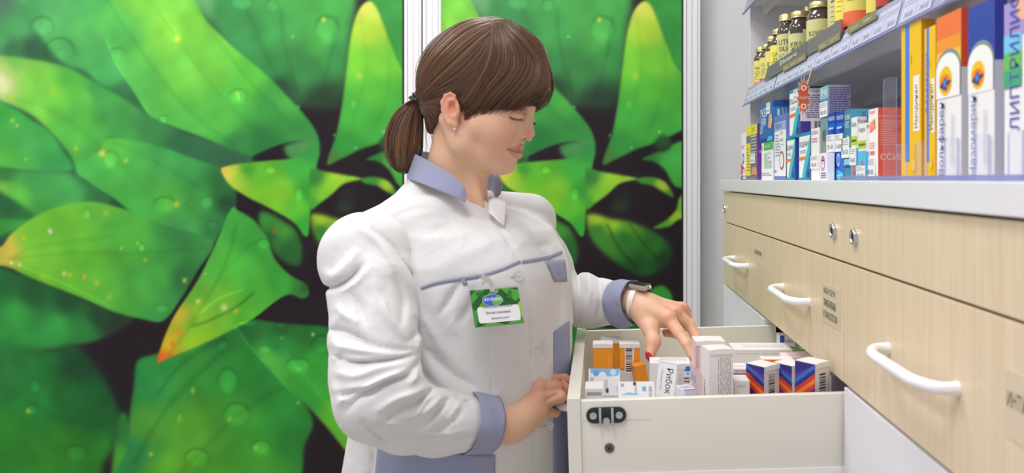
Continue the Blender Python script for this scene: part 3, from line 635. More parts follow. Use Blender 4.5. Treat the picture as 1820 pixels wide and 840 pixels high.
def shelf_box(name, px1, px2, px3, top, label, front=SX+.004, base=(240, 240, 242), z0=0, cat='medicine box'):
    """px1/px2 = far and near edge of the front on the picture, px3 = right edge of the side"""
    Ya, Yb = FPX*front/(px1-VX), FPX*front/(px2-VX)
    dx = max(.012, (px3-px2)*Yb/FPX); dz = (VY-top)*Yb/FPX-z0+.002
    return carton(name, label, cat, 'medicine boxes standing on the worktop', (front+dx/2, (Ya+Yb)/2, CT+z0), (dx, Ya-Yb-.0012, dz), 0, base)
BL = (40, 60, 150); RD = (214, 60, 58); GY = (150, 150, 160)
b, L, F, T = shelf_box('medicine_box', 1317.5, 1326, 1334, 235, 'white box with red and blue print at the far left end of the worktop row')
L.text('КВЕНТ', .1, .66, .035, RD, hgt=.010); L.disc(.4, .45, .22, (60, 90, 170)); L.disc(.4, .45, .12, (240, 240, 242)); L.poly([(0, .12), (1, .02), (1, .2), (0, .36)], RD); L.rect(0, 0, 1, .08, BL); done(b, [('price_tag', price_tag(L, .45, .02, .98, .22, '88-00'))])
b, L, F, T = shelf_box('medicine_box', 1326.5, 1346, 1354, 219, 'grey and yellow box with purple sides at the far left', base=(122, 60, 160))
L.rect(0, 0, 1, 1, (118, 112, 128)); L.rect(0, .82, 1, 1, (230, 214, 60)); L.text('2+1', .5, .86, .038, (110, 70, 120), hgt=.014); L.rect(0, .08, .42, .68, (230, 214, 60)); L.lines(.05, .15, .36, .6, 8, (150, 140, 60), .4); L.lines(.48, .42, .95, .76, 6, (200, 198, 208), .4, seed=2); L.poly([(.5, .08), (.75, .10), (1, .08), (1, .2), (.8, .24), (.6, .22)], (208, 150, 120)); L.rect(.45, .78, .95, .8, (220, 220, 230)); F.rect(0, 0, 1, 1, (124, 62, 170)); F.disc(.6, .5, .3, (180, 140, 220)); done(b, [('price_tag', price_tag(L, .42, .30, .82, .48, '264-00'))])
b, L, F, T = shelf_box('medicine_box', 1353.5, 1374, 1378, 250, 'white box with a green header under the blue exfoliating box')
L.rect(.22, .78, 1, 1, (90, 176, 92)); L.text('Экспорт набор', .28, .84, .05, (240, 250, 240), hgt=.008); L.lines(.25, .3, .9, .72, 12, (130, 190, 140), .45); L.lines(.05, .1, .9, .2, 2, (150, 150, 160), .4, seed=4); L.rect(.06, .8, .1, .92, (90, 176, 92)); done(b, [('price_tag', price_tag(L, .62, .5, .84, .76, '58-00'))])
zst = (VY-249)*FPX*(SX+.004)/(1374-VX)/FPX
b, L, F, T = shelf_box('medicine_box', 1350, 1374.5, 1404, 177.5, 'blue box reading ЭКЗО with a bottle on its side, resting on the green-headed box', base=(44, 98, 176), z0=zst+.001)
L.text('ЭКЗО', .06, .66, .07, (240, 244, 250), hgt=.020); L.text('РЕМИ', .1, .44, .055, (236, 240, 250), hgt=.017); L.text('ОЛ', .06, .24, .03, (236, 240, 250), hgt=.016); L.rect(0, 0, 1, .1, (26, 60, 140)); L.poly([(.66, .35), (.72, .66), (.9, .7), (.96, .5), (.86, .32)], (222, 168, 132)); L.poly([(.55, .02), (.7, .14), (.97, .12), (.97, .02)], (90, 180, 230))
F.rect(0, 0, 1, 1, (70, 146, 212)); F.rect(0, .84, 1, 1, (40, 90, 170)); F.rect(.2, .30, .42, .62, (60, 60, 90)); F.rect(.24, .62, .38, .78, (236, 240, 246)); F.rect(.55, .25, .6, .8, (200, 225, 245)); F.rect(.75, .25, .8, .8, (200, 225, 245)); done(b, [('price_tag', price_tag(L, .55, .70, .80, .98, '196-50'))])
b, L, F, T = shelf_box('medicine_box', 1376, 1399, 1406, 200, 'blue framed box with a pale label panel and a red loop', base=(104, 118, 196))
L.rect(.03, .06, .93, .9, (232, 234, 238)); L.rect(.03, .76, .93, .9, (150, 170, 214)); L.text('ТИОРИТ М', .1, .79, .055, (90, 96, 140), hgt=.012); L.lines(.12, .36, .5, .72, 8, (150, 156, 180), .4); L.disc(.62, .30, .17, (170, 80, 84)); L.disc(.62, .30, .13, (234, 234, 236)); L.rect(.08, .12, .2, .15, RD); F.rect(0, 0, 1, 1, (120, 130, 210)); done(b, [('price_tag', price_tag(L, .5, .55, .8, .76, '144-50'))])
def locer(px1, px2, px3, top, label, z0=0, side=(30, 70, 160)):
    b, L, F, T = shelf_box('medicine_box', px1, px2, px3, top, label, z0=z0)
    L.rect(0, .93, 1, 1, (30, 140, 180)); L.text('ЛОЦЕРИЛ', .02, .68, .8*L.w, (60, 66, 150), hgt=L.h*.13); L.lines(.1, .56, .6, .64, 2, (130, 140, 180), .4)
    L.poly([(0, .42), (.62, .44), (.6, .50), (0, .49)], (236, 120, 60)); L.poly([(.25, 0), (.45, .3), (.8, .7), (1, .95), (1, 0)], (70, 186, 196)); L.poly([(.5, 0), (.75, .3), (1, .6), (1, 0)], (40, 110, 180)); L.rect(0, 0, 1, .05, (36, 140, 170)); L.disc(.84, .12, .09, (40, 50, 140))
    F.rect(0, 0, 1, 1, side)
    return b, L, F, T
b, L, F, T = locer(1396.5, 1413.5, 1420, 242, 'left of the two lower white and teal boxes reading ЛОЦЕРИЛ'); done(b)
b, L, F, T = locer(1420, 1441, 1447, 233, 'right of the two lower white and teal boxes reading ЛОЦЕРИЛ'); done(b)
zs2 = .080
b, L, F, T = locer(1403, 1422.5, 1476, 153, 'white and teal box reading ЛОЦЕРИЛ on top of the lower pair, barcode on its side', z0=zs2+.002, side=(238, 236, 240))
F.rect(0, 0, .35, .3, (70, 60, 160)) ; F.text('УСЛОВИЯ ХРАНЕНИЯ', .3, .88, .048, (84, 76, 140), hgt=.004); F.lines(.2, .36, .96, .84, 11, (120, 114, 164), .5); F.barcode(.42, .0, .98, .32); F.rect(0, .96, 1, 1, (60, 58, 70)); done(b, [('price_tag', price_tag(L, .45, .74, .8, .97, '275-00'))])
b, L, F, T = shelf_box('medicine_box', 1441.5, 1456, 1463.5, 226, 'slim white box with pink lettering beside the lower ЛОЦЕРИЛ boxes')
L.text('Бутадион', .05, .86, .8*L.w, (190, 90, 170), hgt=.010); L.lines(.1, .72, .8, .82, 2, (200, 120, 180), .5); F.text('Б', .2, .87, .012, (190, 60, 160), hgt=.011); F.text('Л', .25, .76, .010, (150, 90, 190), hgt=.009); F.text('8', .25, .66, .009, (230, 130, 60), hgt=.009); F.disc(.2, .2, .2, (90, 100, 200)); done(b, [('price_tag', price_tag(L, .0, .22, .9, .48, '1482-00'))])
b, L, F, T = shelf_box('medicine_box', 1458, 1472, 1486, 208, 'grey green box standing under the tall box with dense blue print', base=(140, 150, 146))
L.rect(0, .8, 1, 1, (120, 150, 160)); L.disc(.5, .72, .25, (90, 104, 102), .1); F.lines(.1, .3, .9, .7, 6, (110, 116, 120), .4); done(b)
zs3 = b_top = (VY-208)*FPX*(SX+.004)/(1472-VX)/FPX+.002
b, L, F, T = shelf_box('medicine_box', 1457.5, 1472.5, 1512, 150.5, 'tall grey box densely printed in dark blue, topmost of its stack', z0=zs3+.001, base=(168, 168, 184))
L.rect(0, 0, 1, 1, (70, 140, 190)); L.rect(0, .6, 1, 1, (130, 190, 200)); L.text('Линекс', .1, .7, .8*L.w, (236, 240, 244), hgt=.012); F.lines(.06, .06, .95, .94, 16, (60, 62, 150), .5, seed=8); done(b, [('price_tag', price_tag(L, .05, .02, .95, .5, '942-00'))])
b, L, F, T = shelf_box('medicine_box', 1456.5, 1470, 1474, 271, 'small white box with a pink and blue rosette, low in front of the grey stack', front=SX-.012)
L.disc(.45, .62, .3, (220, 120, 180)); L.disc(.45, .62, .2, (240, 240, 245)); L.text('+', .3, .57, .014, BL); L.lines(.2, .06, .9, .3, 3, (110, 100, 180), .5); done(b)
def blue(px1, px2, px3, top, label, t):
    b, L, F, T = shelf_box('medicine_box', px1, px2, px3, top, label, base=(20, 70, 190))
    L.rect(0, 0, 1, 1, (18, 96, 208)); L.rect(0, .84, 1, 1, (14, 60, 170)); L.text('Аквалор', .08, .87, .84*L.w, (220, 236, 250), hgt=.010)
    L.poly([(.05, .35), (.6, .78), (.9, .76), (.95, .5)], (14, 50, 160)); L.poly([(0, 0), (0, .18), (1, .1), (1, 0)], (60, 190, 230)); L.disc(.35, .3, .28, (150, 190, 240), .1); L.disc(.4, .3, .16, (60, 130, 220), .06); L.text('мягкий', .15, .04, .6*L.w, (240, 248, 252), hgt=.006); L.lines(.2, .74, .8, .8, 1, (200, 220, 250), .5)
    F.rect(0, 0, 1, 1, (26, 60, 190)); F.text('1.251', .15, .9, .02, (230, 236, 250), hgt=.010)
    done(b, [('price_tag', price_tag(L, -.1, .42, .92, .68, t))])
blue(1471.3, 1485, 1487, 199, 'bright blue nasal spray box, left one of the pair', '751-00')
blue(1485.8, 1500.3, 1512, 196.5, 'bright blue nasal spray box, right one of the pair', '514-00')
b, L, F, T = shelf_box('medicine_box', 1500.6, 1512.5, 1553, 193, 'teal fronted box with a wide light blue side', base=(96, 184, 226))
L.rect(0, 0, 1, 1, (60, 130, 160)); L.text('НОВЫЙ', .1, .86, .8*L.w, (230, 240, 240), hgt=.010); L.text('НОС', .15, .74, .6*L.w, (230, 240, 240), hgt=.010); L.disc(.6, .55, .3, (190, 214, 80)); L.rect(0, .2, 1, .3, (130, 200, 230)); L.rect(.1, .18, .9, .22, (40, 70, 90)); F.text('БАНЖ', .5, .86, .035, (70, 110, 170), hgt=.010); F.rect(0, 0, 1, .12, (60, 150, 214)); done(b, [('price_tag', price_tag(L, -.3, .32, .85, .6, '347-00'))])
def tiz(px1, px2, px3, top, label, t, tr):
    b, L, F, T = shelf_box('medicine_box', px1, px2, px3, top, label, front=SX-.002, base=(236, 238, 236))
    L.rect(0, 0, 1, .52, (92, 184, 226)); L.rect(0, .56, 1, .70, (186, 212, 60)); L.text('Тизадокс', .08, .84, .84*L.w, (70, 80, 84), hgt=.008); L.lines(.1, .6, .9, .66, 1, (90, 110, 50), .6); L.poly([(.2, .12), (.5, .36), (.9, .2), (.7, .05)], (190, 110, 130)); F.rect(0, 0, 1, .5, (92, 184, 226)); F.text('Бурун', .1, .9, .02, (70, 80, 90), hgt=.005)
    done(b, [('price_tag', price_tag(L, *tr, t))])
tiz(1512.5, 1523.5, 1541, 207, 'white, lime and light blue spray box, the farther one of two', '430-00', (-.1, .24, .92, .52))
tiz(1525, 1539.5, 1544, 218, 'white, lime and light blue spray box, the nearer and lower one of two', '636-00', (-.15, .02, .95, .26))
b, L, F, T = shelf_box('medicine_box', 1543.5, 1561, 1604, 191, 'white fronted box with an orange side beside the clear divider', front=SX+.002, base=(238, 100, 64))
L.rect(0, 0, 1, 1, (242, 242, 242)); L.poly([(.15, .66), (.75, .72), (.72, .86), (.1, .8)], (240, 98, 56)); L.text('МИКРО', .16, .77, .5*L.w, (255, 230, 200), hgt=.008); L.text('ЗЕРИН', .16, .70, .5*L.w, (255, 230, 200), hgt=.008); L.text('Кальцемаг', .12, .92, .6*L.w, (236, 90, 60), hgt=.007); L.rect(.2, .36, .65, .41, (238, 120, 90)); L.lines(.15, .44, .7, .54, 3, (238, 140, 110), .4); L.rect(0, .02, .8, .1, (238, 150, 110)); L.rect(.3, .03, .5, .09, (60, 100, 190))
F.rect(.04, .88, .95, .89, (250, 190, 170)); F.lines(.08, .48, .95, .84, 12, (250, 180, 160), .35); F.text('ССИС', .1, .28, .032, (255, 235, 225), hgt=.009); done(b, [('price_tag', price_tag(L, -.3, .04, .75, .32, '738-00'))])
def yellow(px1, px2, px3, top, label, lx):
    b, L, F, T = shelf_box('medicine_box', px1, px2, px3, top, label, front=SX+.012, base=(232, 178, 20))
    L.rect(0, 0, 1, 1, (240, 192, 24)); L.rect(.20, .12, .42, 1, (70, 128, 232)); L.rect(lx, .31, .93, .66, (244, 238, 222)); L.text('Имодинал', .87, .33, .052, (80, 70, 50), 90, .012); L.text('микро', .37, .45, .07, (110, 150, 240), 90, .008); L.rect(.5, .74, .53, .8, (216, 160, 20)); L.disc(.65, .1, .12, (245, 210, 90)); F.rect(0, 0, 1, 1, (222, 164, 16)); done(b)
yellow(1602, 1638, 1662, 33, 'tall yellow box with a blue stripe, the farther one of two', .62)
yellow(1643, 1663.5, 1676, 43, 'tall yellow box with a blue stripe, next to the orange topped box', .62)
def burst(L, cx, cy, r, c1, c2):
    L.disc(cx, cy, r, c1, r*L.w/L.h*1.0); L.disc(cx, cy-.012, r*.8, c2, r*.62*L.w/L.h)
    L.poly([(cx-r*.9, cy-.03), (cx+.0, cy+.02), (cx+r*.2, cy-.06)], (50, 60, 120)); L.poly([(cx-.02, cy-.05), (cx+.03, cy+.03), (cx+.06, cy-.04)], (70, 80, 150)); L.poly([(cx, cy), (cx+r*.95, cy-.002), (cx+r*.3, cy-.03)], (50, 60, 120)); L.disc(cx, cy-.015, r*.25, (60, 140, 220))
def tall(px1, px2, px3, top, label, topc, st, tc, side):
    b, L, F, T = shelf_box('medicine_box', px1, px2, px3, top, label, front=SX+.004, base=(240, 238, 240))
    n = 24; arc = [(0, 1), (0, .70)]+[(0+.5*(1-math.cos(math.pi*i/n)), .70+.085*math.sin(math.pi*i/n)) for i in range(n+1)]+[(1, .70), (1, 1)]
    L.rect(0, .55, 1, 1, topc[0]); 
    if topc[1]: L.rect(0, .78, 1, .86, topc[1]); L.rect(0, .70, 1, .78, topc[2])
    L.poly([(0, .5)]+[(0+.5*(1-math.cos(math.pi*i/n)), .665+.125*math.sin(math.pi*i/n)) for i in range(n+1)]+[(1, .5)], (132, 146, 150))
    L.poly([(0, .5)]+[(0+.48*(1-math.cos(math.pi*i/n)), .655+.110*math.sin(math.pi*i/n)) for i in range(n+1)]+[(.96, .5)], (243, 243, 244))
    burst(L, .40, .60, .27, (238, 196, 40), (238, 130, 40))
    L.text(st, .42, .03, .080, tc, 90, .017); L.lines(.62, .1, .78, .4, 2, (190, 190, 205), .3, True)
    F.rect(0, 0, 1, 1, side[1]); F.rect(0, .66, 1, 1, side[0]); done(b)
tall(1664.5, 1709, 1720, 13, 'tall white box with an orange top and a bird on a sun', ((236, 116, 56), (240, 150, 50), (244, 190, 60)), 'Вольфарен', (74, 84, 166), ((206, 70, 40), (206, 206, 214)))
tall(1720.5, 1768, 1784, -6, 'tall white box with a dark blue top and a bird on a sun', ((40, 64, 164), None, None), 'Назомарин', (120, 132, 190), ((44, 60, 160), (200, 200, 216)))
b, L, F, T = shelf_box('medicine_box', 1784.5, 1840, 1862, -14, 'tall white, lilac and green box reading upwards in blue, at the right photo edge', front=SX+.004)
L.rect(0, .8, 1, 1, (170, 150, 210)); L.disc(.7, .97, .3, (240, 180, 150)); L.rect(0, .72, .6, .82, (120, 200, 240)); L.rect(0, .62, .6, .72, (110, 190, 90)); L.rect(0, .52, .6, .62, (70, 170, 120)); L.text('ЛИПТРИЛИФ', .55, .28, .125, (66, 78, 178), 90, .018); F.rect(0, 0, 1, 1, (210, 210, 225)); done(b)

# clear acrylic tray edge and dividers at the near half of the worktop
b = MB(); ya, yb = Yx(1497, SX-.012), .42
b.box(SX-.016, SX-.012, yb, ya, CT+.0003, CT+.006, ACE, .0005)
tag(b.build('acrylic_edge'), 'low clear violet-edged acrylic lip along the near half of the worktop', 'acrylic edge')
def divider(px, Xf, h, dep, label, r=.008):
    Y = FPX*Xf/(px-VX); b = MB(); P = [(Xf, CT+.0005), (Xf+dep, CT+.0005), (Xf+dep, CT+h)]
    for i in range(9): a = math.pi/2+math.pi/2*i/8; P.append((Xf+r+r*math.cos(a), CT+h-r+r*math.sin(a)))
    n = len(P); t = .003
    vs = [(x, Y, z) for x, z in P]+[(x, Y+t, z) for x, z in P]
    b.add(vs, [list(range(n)), list(range(n, 2*n))[::-1]], ACR); b.add(vs, [[i, i+n, (i+1) % n+n, (i+1) % n] for i in range(n)], ACE)
    tag(b.build('acrylic_divider'), label, 'acrylic divider', 'clear dividers between the boxes')
divider(1571, SX+.0, .135, .017, 'tall clear acrylic divider in front of the orange sided box')
for px, lb in ((1594, 'short clear divider left of the first yellow box'), (1628, 'short clear divider before the farther yellow box'), (1681, 'short clear divider at the foot of the orange topped box'), (1735, 'short clear divider at the foot of the blue topped box'), (1794, 'short clear divider at the foot of the lilac box at the photo edge')):
    divider(px, SX-.011, .045, .013, lb, .005)
# red starburst tag hanging from the price rail
b = MB(); Xs = SX-.016; Y = Xs*FPX/(1424-VX); n = 14; P = []; cz = ZC+(318-172)*Y/FPX; cx = Xs+.004
for i in range(2*n):
    a = math.pi*i/n+.1; r = (1 if i % 2 == 0 else .68); P.append((cx+.0130*r*math.cos(a), cz+.037*r*math.sin(a)))
def star(P, y0_, y1_, k, m):
    Q = [(cx+(x-cx)*k, cz+(z-cz)*k) for x, z in P]; N = len(Q)
    vs = [(x, y0_, z) for x, z in Q]+[(x, y1_, z) for x, z in Q]+[(cx, y0_, cz), (cx, y1_, cz)]
    b.add(vs, [[2*N, (i+1) % N, i] for i in range(N)]+[[2*N+1, N+i, N+(i+1) % N] for i in range(N)]+[[i, (i+1) % N, (i+1) % N+N, i+N] for i in range(N)], m)
star(P, Y, Y+.0006, 1, mat((238, 232, 220), .4)); star(P, Y-.0004, Y-.0001, .9, mat((222, 100, 62), .4))
p = Panel(b, (cx-.016, Y-.0005, cz-.03), (1, 0, 0), (0, 0, 1), .032, .06); p.text('АКЦИЯ', .25, .42, .016, (250, 226, 214), hgt=.006)
for zc_ in (.22, .76): p.disc(.5, zc_, .16, (250, 230, 220)); p.disc(.5, zc_, .08, (222, 100, 62))
b.tube([(cx+.004, Y+.002, cz), (cx+.003, Y+.010, cz+.01), (SX+.001, Y+.02, cz+.026), (SX+.009, Y+.02, ZC+.200)], .0012, mat((214, 190, 120), .3), 6)
tag(b.build('starburst_tag'), 'red starburst sale tag on a thin strip hanging below the shelf', 'sale tag')

# ---------------------------------------------------------------- boxes in the open drawer
FL = zz(.396)
G2 = 'medicine boxes in the open drawer'
def zfl(x): return ZC-.3885-(CX-x)*math.tan(sag)*1.0
def dbox(label, pxc, Y, w, d, top, rz=0, base=(236, 234, 236), lift=0, tilt=None):
    """w = width along the picture, d = depth away, top = picture y of the upper front edge"""
    X = (pxc-VX)*Y/FPX; z0 = zfl(X-w/2)+.0005+lift+.0035*0; h = ZC-(top-VY)*Y/FPX-z0
    return carton('medicine_box', label, 'medicine box', G2, (X, Y+d/2, z0), (w, d, h), rz, base, tilt)
def lid(F, T, w, h, print_=None, c=(240, 238, 238)):
    """tuck-in lid standing slightly proud"""
    mb = MB(); n = 8; vs = []; dep = T.h
    for i in range(n+1):
        x = i/n*T.w; z = .0012*math.sin(math.pi*i/n)
        vs += [T.O+T.u*x+T.n*(.0006+z)-T.v*.0012, T.O+T.u*x+T.n*(.0006+z*.5)+T.v*dep, T.O+T.u*x+T.n*(.0002)-T.v*.0014-T.n*.006]
    fs = [];
    for i in range(n): fs += [[3*i, 3*i+3, 3*i+4, 3*i+1], [3*i+2, 3*i+5, 3*i+3, 3*i]]
    mb.add(vs, fs, mat(c, .4), True)
    return ('lid', mb)
OR = (250, 162, 36)
def orange(label, pxc, Y, w, d, top, code, split=.62):
    b, L, F, T = dbox(label, pxc, Y, w, d, top, base=(226, 222, 224))
    F.rect(0, split, 1, 1, OR); L.rect(0, split, 1, 1, (232, 136, 24)); F.rect(0, split-.012, 1, split, (90, 90, 120)); F.rect(0, 0, 1, split-.012, (216, 216, 226))
    if code: F.barcode(.27, split-.06, .72, .97, vert=True, seed=code)
    else: F.text('ФЛУКОНАЗОЛ', .84, split+.03, .020, (250, 214, 150), 90, .003)
    done(b, [lid(F, T, w, 0)])
orange('orange and white medicine box with its lid side plain, front left of the orange group', 1071.5, 1.355, .0345, .03, 612, 0)
orange('orange medicine box standing behind the other two orange ones', 1085, 1.42, .035, .03, 604, 0, .5)
orange('orange and white medicine box showing a barcode, nearest the thumb', 1119, 1.36, .0355, .032, 612, 5)
b, L, F, T = dbox('small orange box leaning under the thumb', 1148, 1.33, .020, .03, 648, 10, (238, 150, 34), tilt=('Y', -9)); F.rect(0, 0, 1, .3, (230, 228, 232)); T.rect(0, 0, 1, 1, (226, 140, 40)); done(b)
b, L, F, T = dbox('white box with light blue waves leaning in front of the orange boxes', 1073, 1.185, .049, .016, 660, -2, (240, 240, 244), tilt=('X', -24), lift=.008)
F.poly([(.05, 1), (.08, .93), (.3, .90), (.38, .95), (.5, .95), (.6, .88), (.95, .90), (1, 1)], (120, 190, 240)); F.disc(.78, .945, .10, (200, 226, 246)); F.disc(.24, .93, .09, (90, 170, 232)); F.text('РЕКСОЛ-ЛЕОН', .16, .62, .024, (90, 86, 130), 90, .0048); F.lines(.26, .66, .32, .8, 1, (130, 180, 236), .6, True); F.lines(.5, .66, .62, .84, 2, (150, 120, 130), .3, True, seed=5); F.rect(.56, .64, .64, .7, (90, 40, 70)); F.rect(.9, .66, .97, .72, (170, 170, 210)); F.rect(0, .58, 1, .6, (214, 206, 212)); done(b)
b, L, F, T = dbox('low white box with a grey stripe wedged at the drawer front corner', 1056, 1.12, .026, .04, 690, 0, (236, 236, 236)); F.rect(.1, .9, .9, .95, (170, 170, 176)); done(b)
b, L, F, T = dbox('white box leaning at the drawer front rim, left of the Рибок box', 1136, 1.115, .054, .016, 682, 3, (240, 240, 244), tilt=('X', -30), lift=.009)
F.poly([(.05, .80), (.3, .84), (.6, .8)], (150, 200, 240)); F.rect(.42, .94, .50, .99, (90, 40, 70)); F.text('РЕКСОЛ-ЛЕОН', .93, .70, .022, (90, 86, 130), 90, .0048); F.lines(.44, .8, .52, .93, 2, (150, 120, 130), .3, True, seed=5); F.rect(.66, .86, .76, .92, (110, 180, 236)); F.rect(.08, .93, .16, .97, (170, 170, 210)); done(b)
b, L, F, T = dbox('slim white box reading Рибок in black, leaning steeply', 1180, 1.13, .020, .034, 652, 48, (240, 240, 244), tilt=('Y', 10)); L.text('Рибок', .48, .94, .036, (30, 34, 46), -90, .0120); L.text('Лекарство', .18, .92, .03, (90, 160, 226), -90, .004); T.text('Плюс', .2, .5, .012, (90, 140, 220), hgt=.005); T.lines(.2, .2, .8, .4, 2, (90, 150, 220), .4); F.lines(.3, .5, .8, .9, 2, (190, 190, 196), .3, True); done(b, [lid(F, T, 0, 0)])
b, L, F, T = dbox('white box with a blue bar and black dots behind the Рибок box', 1192, 1.25, .064, .042, 645, -3, (238, 238, 238)); F.rect(.62, .88, 1, .955, (40, 120, 220)); F.rect(.5, .88, .62, .955, (20, 40, 90))
for k in range(5): F.rect(.60+.08*k, .96 if k % 2 else .84, .64+.08*k, .975 if k % 2 else .855, (30, 34, 50))
F.lines(.65, .7, .98, .8, 2, (40, 44, 60), .4); T.lines(.25, .3, .95, .9, 3, (180, 180, 190), .35); T.text('Табл', .1, .3, .012, (60, 60, 80), hgt=.004); done(b)
b, L, F, T = dbox('white box with a red printed slip standing right of the Рибок box', 1210, 1.20, .028, .02, 664, -10, (238, 238, 240), tilt=('Y', -6)); T.text('ТИН', .1, .3, .018, (214, 80, 80), hgt=.006); F.rect(0, .9, .8, .97, (236, 160, 160)); F.text('75 МГ', .2, .75, .014, (214, 90, 90), hgt=.004); F.lines(.1, .5, .8, .65, 2, (140, 140, 150), .4); done(b)
b, L, F, T = dbox('thin blue edged box lying low between the Рибок box and the tall ones', 1222, 1.10, .020, .03, 693, 20, (226, 226, 240)); T.rect(.0, .0, 1, .15, (90, 90, 200)); T.lines(.1, .3, .9, .8, 3, (150, 150, 200), .4); done(b)
b, L, F, T = dbox('tall white box with pale red lettering, behind the other tall box', 1262, 1.21, .046, .040, 607, 2, (240, 236, 238)); L.rect(0, 0, 1, 1, (236, 208, 210)); F.rect(0, .0, .2, 1, (238, 214, 216)); F.text('МЕКСИДОЛ', .12, .72, .04, (226, 130, 140), 90, .005); T.text('МЕКСИДОЛ', .15, .35, .032, (230, 120, 130), hgt=.006); L.rect(0, .55, 1, .62, (150, 190, 230)); done(b, [lid(F, T, 0, 0)])
b, L, F, T = dbox('tallest white box in front, with vertical small print and black lettering on its side', 1277, 1.125, .037, .034, 622, 13, (240, 238, 240)); F.lines(.36, .2, .92, .93, 8, (120, 122, 132), .28, vert=True, seed=11); L.text('Кардиомаг', .45, .5, .05, (50, 40, 60), 90, .010) if False else L.text('Кокарнит', .60, .38, .048, (54, 40, 60), 90, .008); L.text('АКТИВНЫЙ', .2, .5, .034, (226, 90, 96), 90, .005); L.rect(0, .42, .3, .5, (150, 190, 230)); T.text('КОКАРНИТ', .2, .42, .022, (40, 40, 50), hgt=.005); T.text('актив', .6, .62, .013, (226, 80, 80), hgt=.003); done(b, [lid(F, T, 0, 0)])
b, L, F, T = dbox('small white box with an orange and blue stripe, right of the tall boxes', 1318, 1.25, .026, .04, 655, 0, (238, 236, 238)); F.rect(0, .80, 1, .86, (238, 100, 40)); F.rect(0, .87, 1, .92, (80, 80, 170)); F.text('20ТАБ', .1, .94, .018, (226, 90, 90), hgt=.0035); T.text('ЭНАП', .15, .4, .018, (226, 90, 90), hgt=.006); done(b)
b, L, F, T = dbox('small plain white box low beside the striped trio', 1319, 1.14, .022, .035, 676, 0, (236, 234, 232)); F.text('НАСТ', .2, .9, .012, (120, 120, 130), hgt=.004); done(b)
b, L, F, T = dbox('long white box lying across the drawer at the back', 1357, 1.40, .104, .06, 621, 0, (238, 236, 236)); F.lines(.05, .9, .9, .94, 1, (200, 200, 205), .4); T.lines(.2, .3, .9, .7, 2, (190, 190, 200), .25); done(b)
b, L, F, T = dbox('green and white box in the back right of the drawer', 1406, 1.42, .054, .04, 623, 0, (238, 238, 236)); F.rect(0, .86, .12, 1, (90, 140, 60)); T.rect(.1, .3, .9, .9, (130, 150, 90)); T.rect(0, 0, 1, .2, (96, 146, 66)); L.rect(0, 0, 1, 1, (90, 140, 60)); done(b)
b, L, F, T = dbox('white box with a pale pink panel in front of the green one', 1420, 1.33, .050, .035, 634, 0, (240, 236, 236)); T.rect(.2, .1, .9, .8, (236, 190, 190)); F.rect(.15, .8, .9, .97, (240, 214, 214)); F.text('ТЕРЖИН', .2, .82, .03, (226, 120, 130), hgt=.006); done(b)
b, L, F, T = dbox('small white and blue box by the drawer back wall near the cabinet', 1400, 1.50, .03, .03, 596, 0, (236, 236, 240)); F.rect(0, .8, .3, 1, (70, 90, 190)); T.rect(0, 0, 1, 1, (226, 226, 230)); F.text('ПЛЮС', .35, .85, .015, BL, hgt=.005); done(b)
def trio(label, pxc, Y, top, dirn):
    b, L, F, T = dbox(label, pxc, Y, .034, .034, top, 38, (236, 234, 238))
    L.rect(0, 0, 1, 1, (50, 44, 140))
    for k, c in enumerate([(96, 60, 160), (60, 110, 210), (40, 50, 130), (214, 60, 50), (240, 130, 40), (214, 60, 50), (90, 40, 130)]):
        a = 1.06-.05*k; 
        if dirn > 0: L.poly([(0, min(a, 1)), (1, a-.16), (1, a-.22), (0, a-.06)], c)
        else: L.poly([(0, a-.20), (1, min(1, a-.0)), (1, a-.06), (0, a-.26)], c)
    F.barcode(.22, .55, .80, .93, vert=True, seed=21+int(pxc)); T.text('ТРИО', .3, .4, .014, (60, 60, 90), hgt=.005)
    done(b, [lid(F, T, 0, 0)])
trio('box with purple and orange diagonal stripes, left of the three alike', 1360, 1.145, 651, 1)
trio('box with purple and orange diagonal stripes, middle of the three alike', 1409, 1.15, 649, 1)
trio('box with purple and orange stripes rising the other way, right of the three alike', 1450, 1.092, 646, -1)
for pxc, Y, lb in ((1385, 1.235, 'orange rimmed box just behind the gap between the left and middle striped boxes'),):
    b, L, F, T = dbox(lb, pxc, Y, .05, .03, 640, 0, (236, 234, 236)); T.rect(0, 0, 1, .2, (240, 120, 40)); F.rect(0, .9, 1, 1, (240, 120, 40)); done(b)
b, L, F, T = dbox('violet grey box with a blue base at the near right end of the drawer', 1496, 1.13, .03, .04, 669, 0, (176, 166, 190)); F.rect(0, 0, 1, .62, (60, 66, 190)); F.rect(0, .58, 1, .62, (30, 36, 140)); done(b)
